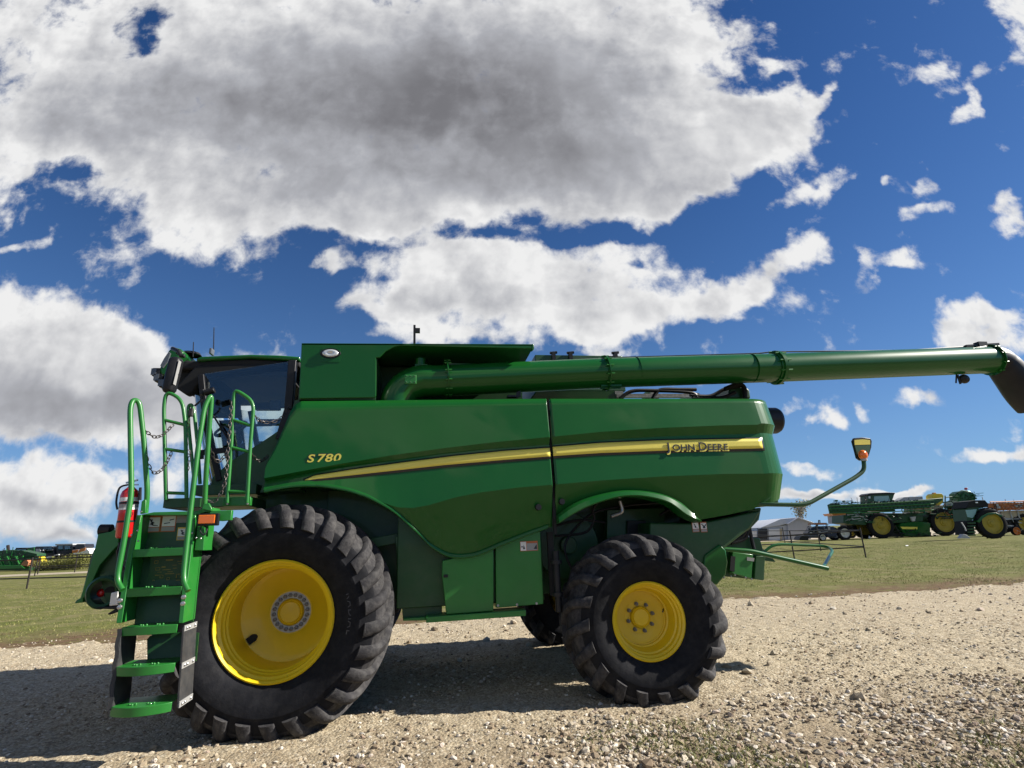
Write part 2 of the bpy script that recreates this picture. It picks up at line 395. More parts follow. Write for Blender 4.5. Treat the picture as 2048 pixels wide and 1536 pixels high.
# rear hood lower body (slopes in) and chopper
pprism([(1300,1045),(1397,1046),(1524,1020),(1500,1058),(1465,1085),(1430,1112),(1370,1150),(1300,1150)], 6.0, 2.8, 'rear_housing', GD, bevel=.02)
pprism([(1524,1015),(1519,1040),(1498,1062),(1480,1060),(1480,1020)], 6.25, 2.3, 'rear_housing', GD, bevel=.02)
pprism([(1410,1110),(1440,1088),(1452,1100),(1456,1125),(1452,1150),(1435,1170),(1400,1165)], 5.98, .2, 'chopper_shield', G, bevel=.015)
ch = pprism([(1448,1092),(1478,1072),(1520,1076),(1530,1112),(1529,1160),(1500,1158),(1440,1152)], 6.35, 1.9, 'straw_chopper', GD, bevel=.01)
pprism([(1465,1104),(1506,1109),(1503,1157),(1463,1146)], 6.28, .068, 'side_plate', GF, ch)
pprism([(1462,1112),(1471,1113),(1469,1144),(1460,1141)], 6.265, .014, 'slot', 'black_matt', ch, 0)
pprism([(1494,1114),(1509,1116),(1508,1123),(1494,1121)], 6.268, .01, 'sticker', 'label_grey', ch, 0)
pprism([(1512,1112),(1531,1112),(1527,1161),(1509,1158)], 6.3, .05, 'deflector', GD, ch)
for x, y in ((1448,1155),(1462,1153),(1470,1150),(1491,1155),(1503,1158),(1447,1132)):
    c = aY(x, y, 6.27); MB().sph(c, .012, 5).build('bolt', 'nut_steel', ch)
pprism([(1476,1100),(1500,1080),(1535,1104),(1552,1124),(1500,1118)], 6.5, .06, 'tail_bracket', GD, ch)
mb = MB(); mb.tube([aY(1440,1098,6.2), aY(1500,1102,6.2), aY(1655,1137,6.2)], .027, 12, round_=.08); mb.build('tail_rail', G, combine)
MB().tube([aY(1528,1104,7.2), aY(1548,1088,7.2), aY(1652,1092,7.2), aY(1666,1101,7.0), aY(1647,1134,6.2)], .02, 12, round_=.18).build('tail_rail', G, combine)
for pts in ([(1489,1030),(1492,1055),(1485,1072),(1465,1082)], [(1493,1025),(1496,1060),(1488,1078),(1462,1086)], [(1496,1030),(1500,1062),(1506,1090),(1508,1098)]):
    MB().tube(smoothline([aY(x, y, 6.3) for x, y in pts]), .022, 8).build('hose', 'black_plastic', combine)
# underside, axles
mb = MB(); mb.cyl((-1.35, 6.3, .96), (-1.35, 8.5, .96), .2); mb.box((-1.7, 6.5, .75), (-1.0, 8.3, 1.3)); mb.build('front_axle', GD, combine, 30, .02)
mb = MB(); mb.bar((2.24, 6.0, .78), (2.24, 8.8, .78), .2, .22); mb.box((2.0, 7.0, .6), (2.5, 7.8, 1.3)); mb.cyl((2.1, 6.25, .45), (2.1, 6.25, 1.1), .08); mb.build('rear_axle', GD, combine, 30, .02)

# ---------------------------------------------------------------- wheels
def tyre_profile(R, r, W, k=.36):
    # (y, radius) outer surface from near bead over crown to far bead; y=0 is mid
    h = W/2; S = R-r
    half = [(0, R), (h*.35, R-.004), (h*.62, R-.02), (h*.8, R-.05), (h*.92, R-.11), (h*.985, R-.2*S/.5-.02), (h, R-S*.5), (h*.97, R-S*.66), (h*.88, R-S*.84), (h*.78, R-S*.95), (h*.74, r)]
    return half
def wheel(cx, cz, y0, R, r, W, nl, name, hub, side=-1, steer=0, lugh=.055, sweep=.3):
    """y0 = Y of the outer face, side -1 = outer face towards -Y"""
    cy = y0 - side*W/2
    half = tyre_profile(R-lugh, r, W)
    prof = [(-y, q) for y, q in half[::-1]] + half[1:]
    root = empty(name, (cx, cy, cz), parent=combine)
    T = MB(); T.k = 0
    sm = [(p.x, p.y) for p in smoothline([(y, q, 0) for y, q in prof])]
    T.lathe(sm, (cx, cy, cz), 'Y', 96)
    T.mi = [1 if min(math.hypot(T.v[i][0]-cx, T.v[i][2]-cz) for i in f) > R-lugh-.1 else 0 for f in T.f]
    hp = [(p.x, p.y) for p in smoothline([(y, q, 0) for y, q in half[:7]])]
    arc = [0]
    for a, b in zip(hp, hp[1:]): arc.append(arc[-1]+math.dist(a, b))
    A = arc[-1]*.9
    hy, hr = interp(list(zip(arc, [p[0] for p in hp]))), interp(list(zip(arc, [p[1] for p in hp])))
    T.k = 1; K = 10
    for s in (-1, 1):
        for i in range(nl):
            th0 = 2*PI*(i+(.5 if s > 0 else 0))/nl; rings = []
            for k in range(K):
                t = k/(K-1); a = -.03+(A+.03)*t; aa = max(a, 0)
                y, q = hy(aa), hr(aa); y2, q2 = hy(aa+.02), hr(aa+.02); y1, q1 = hy(max(aa-.02, 0)), hr(max(aa-.02, 0))
                ty, tq = y2-y1, q2-q1; L_ = math.hypot(ty, tq); ny, nq = -tq/L_, ty/L_
                if a < 0: y = a
                th = th0 + sweep*(.5 - t**.62) ; w = (.043+.038*t)*(R/1.05)**.3; wt = w*(.7-.12*t); h = lugh*(1 if t < .86 else .7)
                ring = []
                for (dw, hh) in ((-w, -.01), (-w*.86, h*.62), (-wt*.86, h*.97), (0, h), (wt*.86, h*.97), (w*.86, h*.62), (w, -.01)):
                    # offset across the lug: mix of circumferential and lateral
                    ca = .82; yy = y+dw*.45*(1-t)+ny*hh; qq = q+nq*hh
                    if hh > 0 and t > .8: qq = min(qq, R)
                    ang = th + dw*ca/q
                    ring.append((cx+qq*math.cos(ang), cy+s*yy, cz+qq*math.sin(ang)))
                rings.append(ring)
            T.loft(rings, True, True)
    T.v = [(v[0], v[1], max(v[2], .004)) for v in T.v]
    T.build('tyre', None, root, 40, 0, ['tyre_rubber', 'tread_rubber'])
    # rim
    h = W/2*.78; s = side; hd = hub['disc']
    if hub['n'] > 12:
        q = [(0, .012), (-.012, -.002), (.004, -.018), (.03, -.024), (.05, -.045), (.1, -.05), (.115, -.062), (.15, -.062), (.165, -.075), (hd-.06, -.085), (hd-.03, -.078), (hd-.01, -.082), (hd, -.105), (hd+.012, -.125)]
    else:
        q = [(0, .012), (-.012, -.002), (.004, -.02), (.03, -.024), (.045, -.04), (.09, -.045), (.1, -.06), (hd-.06, -.085), (hd-.05, -.1), (hd-.012, -.102), (hd-.01, -.11), (hd, -.112), (hd, -.118)]
    rp = [(s*(h-u), r+v) for u, v in q] + [(s*(h-hd-hub['cone']), hub['R']*1.2), (s*(h-hd-hub['cone']-.01), 0)]
    Rm = MB(); Rm.lathe(rp, (cx, cy, cz), 'Y', 80); Rm.build('rim', 'yellow_paint', root, 30)
    yb = cy+s*(h-hd-hub['cone']-.01)
    H = MB(); H.lathe([(0, hub['R']*.74), (s*.03, hub['R']*.74), (s*.045, hub['R']*.68), (s*.035, hub['R']*.62), (s*.05, hub['R']*.55), (s*.055, 0)], (cx, yb, cz), 'Y', 48)
    H.build('hub_cap', 'yellow_paint', root, 30)
    Rg = MB(); Rg.lathe([(0, hub['R']*.77), (s*.012, hub['R']*.77), (s*.012, hub['R']*1.13), (0, hub['R']*1.13)], (cx, yb, cz), 'Y', 48, True); Rg.build('bolt_ring', 'nut_steel' if hub['n'] > 12 else 'yellow_paint', root, 30)
    for i in range(hub['n']):
        a = 2*PI*(i+.3)/hub['n']; px, pz = cx+hub['R']*.94*math.cos(a), cz+hub['R']*.94*math.sin(a)
        Bt = MB(); Bt.lathe([(s*.01, hub['b']), (s*.035, hub['b']*.9), (s*.04, 0)], (px, yb, pz), 'Y', 6 if hub['n'] > 12 else 10)
        if hub['n'] <= 12: Bt.lathe([(s*.035, hub['b']*.62), (s*.065, hub['b']*.6), (s*.068, 0)], (px, yb, pz), 'Y', 8)
        Bt.build('wheel_bolt', 'bolt_steel', root, 30)
    if side < 0:
        a = hub['va']; c = (cx+(r-.3)*math.cos(a), yb+s*(hub['cone']*.2), cz+(r-.3)*math.sin(a))
        if hub['n'] > 12:
            V = MB(); d = Vector((math.cos(rad(35)), 0, math.sin(rad(35)))); rho = .375; c = Vector((cx-rho*.83, yb+s*(.012+hub['cone']*(rho-hub['R']*1.2)/(r-.125-hub['R']*1.2)), cz-rho*.56)); pts = []
            nrm = Vector((-d.z, 0, d.x)) * .035
            pts = [c-d*.045-nrm, c+d*.02-nrm, c+d*.045-nrm*.5, c+d*.05, c+d*.045+nrm*.5, c+d*.02+nrm, c-d*.045+nrm]
            V.prism(pts, (0, -.03, 0)).build('access_slot', 'black_matt', root, 0)
        else:
            V = MB(); V.cyl((cx+(r-.13)*math.cos(.35), cy-h+.18, cz+(r-.13)*math.sin(.35)), (cx+(r-.17)*math.cos(.35), cy-h+.1, cz+(r-.17)*math.sin(.35)), .009, n=8); V.build('valve', 'black_plastic', root)
    if steer: root.rotation_euler.z = steer
    return root, cy
hubF = dict(disc=.5, cone=.14, R=.172, n=20, b=.021, va=0); hubR = dict(disc=.29, cone=.012, R=.145, n=8, b=.021, va=0)
fw1, cyf = wheel(-1.36, .965, 5.47, 1.05, .515, .88, 27, 'front_wheel', hubF)
wheel(-1.36, .965, 9.33, 1.05, .515, .88, 27, 'front_wheel', hubF, 1)
rw1, cyr = wheel(2.24, .745, 5.53, .855, .365, .72, 19, 'rear_wheel', hubR, -1, rad(-4), .055, .36)
wheel(2.24, .745, 9.27, .855, .365, .72, 19, 'rear_wheel', hubR, 1, rad(-4), .055, .36)
def tyre_text(root, txt, cx, cz, y, rr, a0, size, step, amp=1.):
    mb = MB(); a = a0
    for chh in txt:
        vs, fs = text_mesh(chh, size, .003)
        w = max([v[0] for v in vs], default=size*.4)
        th = a - (w/2)/rr
        out = []
        for vx, vy, vz in vs:
            t = a - vx/rr; q = rr+vy; out.append((cx+q*math.cos(t), y-vz, cz+q*math.sin(t)))
        mb.add(out, fs); a -= (w+size*step)/rr
    return mb.build('sidewall_lettering', 'letter_rubber', root, 0)
tyre_text(fw1, 'Firestone', -1.36, .965, 5.487, .68, rad(-38), .13, .12)
tyre_text(fw1, 'RADIAL', -1.36, .965, 5.484, .66, rad(18), .09, .12)
tyre_text(rw1, 'Firestone', 2.24, .745, 5.547, .53, rad(-50), .1, .12)
tyre_text(fw1, '800/70R38', -1.36, .965, 5.484, .74, rad(135), .06, .12)
# ---------------------------------------------------------------- grain tank
YT = 5.8
tank = MB()
out = [(603,686),(1069,688),(1066,697),(842,692),(815,689.5),(790,693),(772,702),(762,712),(758,715),(752,715),(752,792),(748,795),(598,797)]
tank.prism([aY(x, y, YT) for x, y in out], (0, .03, 0)).build('grain_tank_side', G, combine, 30, .006)
X0, X1, XL = aY(603,690,YT).x, aY(752,750,YT).x, aY(1068,690,YT).x
MB().box((X0, YT+.03, 3.1), (X0+.03, 9.0, 3.73)).box((X0+.03, 6.55, 3.1), (XL-.05, 6.6, 3.70)).box((X0+.03, YT+.03, 3.1), (X1, 6.5, 3.6)).box((X1+.02, 5.95, 3.02), (XL, 6.55, 3.06)).box((X0+.03, 8.97, 3.1), (XL-.05, 9.0, 3.72)).box((XL-.05,6.6,3.1),(XL-.02,8.97,3.7)).build('grain_tank_wall', GD, combine)
lid = MB(); a = aY(603,686,YT).z; b = aY(1069,688,YT).z
lid.prism([(X0, YT, a-.002), (XL, YT, b-.002), (XL, YT, b-.026), (X0, YT, a-.026)], (0, 3.2, 0))
lid.prism([(XL, YT-.002, b), (XL, YT-.002, b-.06), (XL-.03, YT-.002, b-.085), (XL-.03, YT-.002, b)], (0, .05, 0))
lid.build('tank_lid', G, combine, 30, .006)
c1_ = aY(1070,712,6.9); c2_ = aY(1245,712,6.9)
tx = MB().box((c1_.x, 6.9, 3.5), (c2_.x, 9.0, c1_.z+.02)).build('tank_extension', GD, combine, 30, .01)
for x in (1108, 1142, 1232):
    c = aY(x, 712, 6.88); MB().box((c.x-.03, 6.86, c.z-.08), (c.x+.02, 6.93, c.z+.05)).cyl((c.x-.05, 6.9, c.z+.05), (c.x+.05, 6.9, c.z+.06), .02, n=8).build('latch', 'black_plastic', tx)
c = aY(661,707,YT)
tl_ = MB().lathe([(0, 0), (-.012, .02), (-.02, .05), (-.012, .068), (0, .07)], (0,0,0), 'Y', 32); tl_.v = [(c.x+v[0]*1.25, YT-.004+v[1], c.z+v[2]*.62) for v in tl_.v]
sl = tl_.build('side_light', 'lamp_glass', combine, 60)
t2 = MB().lathe([(-.004, .068), (-.016, .07), (-.016, .085), (0, .09)], (0,0,0), 'Y', 32); t2.v = [(c.x+v[0]*1.22, YT+v[1], c.z+v[2]*.66) for v in t2.v]; t2.build('light_bezel', 'black_plastic', sl, 60)
MB().box((aY(645,700,YT).x, YT-.004, c.z-.1), (aY(681,700,YT).x, YT-.001, c.z+.06)).build('light_plate', G, combine, 0, .002)
c = aY(829,686,6.9); d_ = aY(829,651,6.9)
mb = MB(); mb.bar(c-Vector((0,0,.1)), d_, .05, .03); q = aY(834,661,6.9); mb.box((q.x-.02, 6.88, q.z-.03), (q.x+.04, 6.93, q.z+.03)); mb.build('tank_mast', 'black_plastic', combine)
# ---------------------------------------------------------------- unloading auger
YA = 6.02; YE = 6.08
A0 = aY(858,763,YA); A1 = aY(1210,746,YA); A2 = aY(1552,735.5,YA+.02); A3 = aY(1981,720,YE)
e0 = Vector((A0.x-.22, YA, 3.0))
au = MB(); au.tube([A0, A1, A2, A3], [.183, .183, .185, .188], 40)
aug = au.build('unloading_auger', G, combine, 40)
def collar(p, ax, r, w, nb, name='auger_collar', m_=G):
    mb = MB(); mb.cyl(p-ax*w, p+ax*w, r, n=40); mb.cyl(p-ax*(w*.4), p+ax*w*.4, r+.022, n=40)
    o = mb.build(name, m_, aug, 40)
    s = ax.cross(Vector((0,0,1))).normalized(); u = s.cross(ax)
    for k in range(nb):
        a = 2*PI*k/nb+.2; c = p+(s*math.cos(a)+u*math.sin(a))*(r+.01); MB().cyl(c-ax*(w+.02), c+ax*(w+.03), .009, n=6).build('bolt', 'green_frame', o)
ax = (A3-A1).normalized()
collar(A1, ax, .195, .02, 12); collar(A2, ax, .2, .05, 10); collar(aY(895,757,YA), ax, .2, .012, 12)
for x in (1272, 1502): c = aY(x, 745-(x-1210)*.03, YA); MB().cyl(c-ax*.002, c+ax*.002, .1865, n=40).build('seam', G, aug)
mb = MB()
for k in range(5): p = aY(890,757,YA)+Vector((0,-.05-.028*k,-.165+.018*k)); mb.bar(p, p+ax*.55, .012, .02)
for x0_ in (1196,1214):
    for k in range(3): p = aY(x0_,748,YA)+Vector((0,-.04-.02*k,-.19+.01*k)); mb.bar(p, p+ax*.14, .012, .02)
mb.box((A0.x+.22, YA-.02, A0.z+.17), (A0.x+.95, YA+.12, A0.z+.215)); mb.build('stiffening_rib', G, aug)
mb = MB(); mb.tube(smoothline([Vector((A0.x+.03, YA, A0.z)), Vector((A0.x-.1, YA, A0.z-.005)), Vector((A0.x-.27, YA, A0.z-.09)), Vector((A0.x-.36, YA, A0.z-.26)), Vector((A0.x-.37, YA, A0.z-.5))]), .19, 32)
mb.cyl((A0.x-.1, YA, A0.z+.17), (A0.x-.1, YA, A0.z+.27), .055); mb.box((A0.x-.16, YA-.06, A0.z+.15), (A0.x-.02, YA+.06, A0.z+.19))
el = mb.build('auger_elbow', G, aug, 50)
c = aY(821,760,YA-.19); o = MB().box((c.x-.065, YA-.205, c.z-.05), (c.x+.065, YA-.19, c.z+.06)).build('cover_plate', GF, el, 0, .012)
for dx in (-.045, 0, .045):
    for dz in (-.03, .04): MB().sph((c.x+dx, YA-.207, c.z+dz), .008, 5).build('bolt', 'green_dark', el)
# spout
S = [A3, aY(2005,724,YE), aY(2022,745,YE), aY(2042,785,YE), aY(2060,815,YE), aY(2075,835,YE)]
mb = MB(); mb.tube(smoothline([A3-ax*.02, A3+ax*.06, A3+ax*.17+Vector((0,0,-.07)), A3+ax*.29+Vector((0,0,-.26)), A3+ax*.4+Vector((0,0,-.5)), A3+ax*.5+Vector((0,0,-.68))]), [.195]*17+[.2+.02*math.sin(k/24*PI) for k in range(24)], 32)
mb.build('auger_spout', 'black_plastic', aug, 50)
collar(A3, ax, .196, .015, 10)
mb = MB(); p = A3+Vector((-.1, 0, .2)); mb.bar(p+Vector((-.25,0,0)), p+Vector((.28,-.02,.03)), .04, .03); mb.box(p+Vector((-.06,-.04,-.02)), p+Vector((.08,.04,.06))); mb.cyl(p+Vector((-.28,-.12,-.08)), p+Vector((.1,-.02,0)), .01, n=6); mb.build('spout_linkage', 'black_plastic', aug, 30)
p = aY(1928,758,YE); mb = MB(); mb.sph(p, .075, 10, (1, .7, .85)); lampo = mb.build('auger_lamp', 'black_plastic', aug, 60); mb = MB(); mb.tube([aY(1913,748,YE), aY(1912,766,YE)], .01, 6); mb.tube([aY(1915,750,YE), aY(1921,768,YE)], .014, 6); mb.build('lamp_bracket', 'black_plastic', aug)
mb = MB(); mb.tube([A1+Vector((.1,.02,.205)), A1+ax*.9+Vector((0,.02,.2)), A2+Vector((-.2,.02,.2)), A2+Vector((.0,.02,.225)), A2+ax*1.5+Vector((0,.02,.2)), A2+ax*2.1+Vector((0,.02,.196)), A3+Vector((-.3,.02,.2))], .009, 6); mb.build('cable', 'black_plastic', aug)
# engine deck bits behind the auger
mb = MB()
for (x0_, x1_, y0_, y1_) in ((1230,1248,782,797),(1300,1318,778,797),(1380,1400,786,797)):
    a, b = aY(x0_,y0_,6.5), aY(x1_,y1_,6.5); mb.box(a, b+Vector((0,.3,-.1)))
mb.bar(aY(1232,792,6.5), aY(1398,792,6.5), .05, .05); mb.build('engine_part', 'steel', combine)
for pts in ([(1240,797),(1262,783),(1300,781),(1380,785),(1395,797)], [(1380,790),(1420,792),(1450,778),(1480,772)], [(1385,796),(1440,795),(1470,785)], [(1305,797),(1320,780),(1360,779),(1392,779)]):
    MB().tube(smoothline([aY(x, y, 6.3) for x, y in pts]), .024, 8).build('hose', 'black_plastic', combine)
pprism([(1455,797),(1460,775),(1490,771),(1500,780),(1502,797)], 6.3, .5, 'auger_rest', GD, bevel=.02)
MB().tube(smoothline([aY(1450,778,6.25), aY(1475,769,6.25), aY(1488,775,6.25), aY(1490,797,6.25)]), .03, 8).build('hose', 'black_matt', combine)
MB().tube([(-.0, 6.4, 3.1), (1.2, 6.4, 3.1), (3.9, 6.4, 3.08)], .02, 6).box((-.4, 6.5, 3.0), (4.0, 8.7, 3.12)).build('engine_deck', GD, combine)
mb = MB()
for x in (1037,):
    for dy in (0, 1, 2): c = aY(x+dy*3-3, 789-dy, 5.9); mb.cyl(c+Vector((0,0,-.04)), c+Vector((0,0,.03)), .009, n=6)
mb.box(aY(1015,790,5.9), aY(1035,797,5.98)); mb.build('deck_latch', 'black_plastic', combine)
c = aY(1556,838,6.2); MB().cyl((4.15, 6.3, c.z), (4.52, 6.3, c.z), .16, n=32).cyl((4.25, 6.3, c.z), (4.5, 6.3, c.z), .17, n=32).build('exhaust_cap', 'black_plastic', combine, 40, .015)
# tail light on a bent arm
YB = 5.7
MB().tube([aY(1480,1008,6.0), aY(1543,1009,YB+.1), aY(1612,1010,YB), aY(1712,954,YB), aY(1729,940,YB), aY(1727,918,YB)], .024, 12, round_=.09).build('light_arm', 'green_dark', combine)
P_ = [(1709,876),(1725,874.5),(1741,876.5),(1744,882),(1743,895),(1738,911),(1733,919),(1722,921),(1715,916),(1711,900),(1706,882)]
blk = MB().prism([aY(x, y, YB+.02) for x, y in P_], (0, .035, 0)).build('marker_plate', 'black_plastic', combine, 30, .006)
sh = lambda pts, k=.88: [(1725+(x-1725)*k, 897+(y-897)*k) for x, y in pts]
MB().prism([aY(x, y, YB+.016) for x, y in [(1709,880),(1725,878.5),(1740,880),(1740.5,889),(1709.5,890)]], (0, .004, 0)).build('reflective_band', 'decal_yellow', blk, 0)
MB().prism([aY(x, y, YB+.016) for x, y in [(1709.7,891),(1740.5,890),(1740,898),(1735,910),(1730,916),(1718,916),(1714,908)]], (0, .004, 0)).build('reflective_band', GD, blk, 0)
c = aY(1726,910,YB-.02); MB().sph(c, .056, 12, (1, .75, 1.05)).build('amber_lens', 'amber', blk, 60); MB().cyl(c+Vector((0,0,-.07)), c+Vector((0,0,-.045)), .035, n=16).build('lens_base', 'mirror_grey', blk)
# ---------------------------------------------------------------- cab
YK = 6.45; YKF = 8.35
cab = empty('cab', (-2.0, YK, 2.2), parent=combine)
def kp(x, y, Y=YK): return aY(x, y, Y)
zr = kp(500,716).z
roof = MB()
rp_ = [(392,716),(402,712.5),(500,708.5),(560,710),(600,713),(600,722),(500,716),(392,722)]
roof.prism([kp(x, y) for x, y in rp_], (0, YKF-YK, 0))
rf = roof.build('cab_roof', G, cab, 40, .02)
under = MB(); under.prism([kp(x, y, YK+.04) for x, y in [(378,722),(392,721),(500,717),(600,722),(600,735),(560,728),(500,738),(440,738),(415,738),(395,738),(385,738),(372,738),(355,738),(345,735)]], (0, YKF-YK-.08, 0)); under.prism([kp(x, y, YK+.02) for x, y in [(392,730),(500,728),(580,728),(560,735),(500,744),(440,753),(415,762),(395,770),(385,785),(372,790),(350,775)]], (0, .12, 0)).build('roof_lining', 'black_matt', cab, 40, .02)
# front visor with lights (near corner, bulging forward)
vis = MB(); base = [(318,737),(323,722),(338,698),(350,694),(362,697),(368,706),(352,722),(340,742),(330,752),(320,752)]
vis.prism([kp(x, y, 6.55) for x, y in base], (0, 1.7, 0)); vis.build('roof_visor', G, cab, 40, .03)
MB().prism([kp(x, y, 6.53) for x, y in [(320,731),(328,716),(337,703),(341,706),(336,722),(325,736)]], (0, .03, 0)).build('visor_lens', 'lens_grey', cab, 0, .005)
for (x, y, w, h) in ((313,746,5,9),(318,757,7,7),(327,768,7,6)):
    c = kp(x, y, 6.6); o = MB().box((c.x-.03, 6.55, c.z-.05), (c.x+.06, 6.7, c.z+.05)).build('roof_lamp', 'black_plastic', cab, 0, .012)
    MB().box((c.x-.035, 6.545, c.z-.04), (c.x+.02, 6.55, c.z+.04)).build('lens', 'lens_grey', o)
MB().prism([kp(x, y, 6.6) for x, y in [(330,750),(370,720),(395,722),(395,775),(380,782),(372,778),(350,770)]], (0, 1.6, 0)).build('visor_underside', 'black_matt', cab, 40, .02)
MB().tube([kp(345,697,6.3), kp(358,703,6.2), kp(362,712,6.2), kp(370,712,6.2)], .025, 8).box(kp(352,700,6.2), kp(362,712,6.28)).build('mirror_arm', 'black_plastic', cab, 30, .01)
mir = MB(); a = kp(354,716,6.1); b = kp(337,786,6.05); rings = []
d = (b-a).normalized(); sx_ = Vector((1,0,0)); sx_ = (sx_-d*sx_.dot(d)).normalized(); sy_ = Vector((0,1,0))
for t in (0, .02, .08, .5, .92, .98, 1):
    k = {0: .55, .02: .8, .08: 1, .5: 1.04, .92: .95, .98: .75, 1: .5}[t]; c = a+(b-a)*t
    rings.append([c+sx_*(.06*k*abs(math.cos(q))**.6*(1 if math.cos(q) > 0 else -1))+sy_*(.075*k*abs(math.sin(q))**.6*(1 if math.sin(q) > 0 else -1)) for q in [2*PI*j/24 for j in range(24)]])
mo = mir.loft(rings).build('side_mirror', 'black_plastic', cab, 50)
rr = MB().prism([a+(b-a)*t+sx_*(w_)+Vector((0,-.075,0)) for t, w_ in ((.12,.058),(.12,.0615),(.8,.0615),(.8,.058))], (0, .06, 0)).build('mirror_glass_glint', 'label_grey', mo, 0, .01)  # thin pale strip, a highlight painted down the mirror's edge
for (x, y0_, y1_, r_) in ((386,684,708,.007),(427,655,702,.007),(368,702,722,.016)):
    MB().tube([kp(x, y1_+6, 6.7), kp(x+1, y0_, 6.7)], [r_, r_*.7], 6).build('antenna', 'black_plastic', cab)
MB().lathe([(0,.12),(.03,.1),(.05,.0)], kp(382,711,6.8), 'Z', 16).build('receiver_dome', 'black_plastic', cab); MB().box(kp(417,707,6.6), kp(430,701,6.7)).build('roof_bracket', 'lens_grey', cab, 0, .01)
# pillars and glass
def pil(pts, w, name='pillar', Y=YK):
    mb = MB()
    for a, b in zip(pts, pts[1:]): mb.bar(kp(*a, Y), kp(*b, Y), w, w)
    return mb.build(name, 'black_plastic', cab, 30, .008)
pil([(403,750),(413,850),(440,962)], .065); pil([(586,722),(578,820),(560,880)], .09)
for dy in (1.84,):
    mb = MB(); o_ = Vector((0, dy, 0))
    mb.bar(kp(403,750)+o_, kp(440,962)+o_, .065, .065); mb.bar(kp(586,722)+o_, kp(565,860)+o_, .09, .09); mb.bar(kp(440,962)+o_, kp(570,870)+o_, .06, .06); mb.build('pillar', 'black_plastic', cab)
MB().prism([kp(x, y, YK+.01) for x, y in [(403,748),(583,722),(575,860),(436,962),(413,850)]], (0, .008, 0)).build('door_glass', 'cab_glass', cab, 0)
MB().prism([kp(x, y, YK+.01)+Vector((0,1.86,0)) for x, y in [(403,748),(583,722),(575,860),(436,962),(413,850)]], (0, .008, 0)).build('door_glass', 'cab_glass', cab, 0)
mb = MB(); top, bot = kp(403,748), kp(438,962); rings = []
for k in range(17):
    t = k/16; y = YK+(YKF-YK)*t; bul = .32*math.sin(PI*t)**.6 if 0 < t < 1 else 0
    rings.append([(top.x-bul, y, top.z), ((top.x+bot.x)/2-bul*1.05-.02, y, (top.z+bot.z)/2), (bot.x-bul, y, bot.z)])
ws = mb.loft(rings, False, False).build('windscreen', 'cab_glass', cab, 60)
# rear wall of cab, seat, wheel, console
MB().box((kp(590,800).x, YK+.05, 2.3), (kp(590,800).x+.05, YKF-.05, 2.75)).build('rear_wall', 'black_matt', cab)
MB().prism([kp(x, y, YK+.1) for x, y in [(415,752),(583,728),(580,798),(545,797),(500,790),(440,785)]], (0, YKF-YK-.25, 0)) if False else None
MB().box((kp(420,750).x, YK+.12, kp(500,742).z-.03), (kp(575,750).x, YKF-.12, kp(500,735).z)).build('headliner', 'headliner', cab, 0, .02)
seat = MB(); cx_, cz_ = kp(560,860,7.3).x, 2.55
seat.box((cx_-.2, 7.1, cz_), (cx_+.22, 7.5, cz_+.12)).box((cx_+.14, 7.1, cz_+.1), (cx_+.25, 7.5, cz_+.66)).box((cx_+.18, 7.15, cz_+.74), (cx_+.28, 7.45, cz_+.95)); seat.build('seat', 'seat_fabric', cab, 40, .05)
MB().box((cx_-.1, 6.75, cz_+.2), (cx_+.3, 6.95, cz_+.28)).box((cx_-.02, 6.8, 2.2), (cx_+.1, 6.95, cz_+.2)).build('armrest_console', 'black_plastic', cab, 0, .02)
sw = MB(); c = kp(462,858,7.2); n_ = Vector((-.45, 0, .9)).normalized(); u_ = n_.cross(Vector((0,1,0))).normalized(); 
sw.tube([c+(Vector((0,1,0))*math.cos(q)+u_*math.sin(q))*.19 for q in [2*PI*k/24 for k in range(25)]], .017, 8); sw.tube([c-u_*.18, c, c+u_*.18], .014, 6); sw.tube([c, c-n_*.2, c-n_*.55+Vector((-.08,0,-.2))], .04, 8)
sw.build('steering_wheel', 'black_plastic', cab)
mb = MB(); mb.box(kp(540,800,6.7), kp(562,822,6.75)); mb.bar(kp(440,852,6.9), kp(545,850,6.9), .02, .03); mb.box(kp(510,805,7.5), kp(560,822,7.6)); mb.box(kp(515,838,6.9), kp(572,852,6.95)); mb.build('monitor', 'black_plastic', cab, 0, .008)
mb = MB(); mb.tube([kp(428,832,6.4), kp(462,885,6.4)], .006, 5); mb.tube([kp(424,828,6.4), kp(455,878,6.4)], .006, 5); mb.bar(kp(408,905,6.42), kp(452,900,6.42), .03, .06); mb.bar(kp(404,900,6.42), kp(404,918,6.42), .03, .03); mb.build('door_handle_gear', 'black_plastic', cab)
mb = MB(); mb.cyl(kp(409,786,6.2), kp(429,780,6.2), .035); mb.box(kp(400,778,6.2), kp(410,792,6.26)); mb.tube([kp(405,792,6.2), kp(403,800,6.2), kp(389,812,6.2)], .012, 6); mb.build('door_mirror', 'black_plastic', cab, 40, .01)
# lower cab body / door sill, tank front wall
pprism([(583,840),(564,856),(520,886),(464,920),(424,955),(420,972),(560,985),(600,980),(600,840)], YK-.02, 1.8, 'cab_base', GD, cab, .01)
pprism([(590,800),(600,800),(600,980),(520,985),(540,930),(575,850)], 5.95, .3, 'tank_front', GD, bevel=.0)
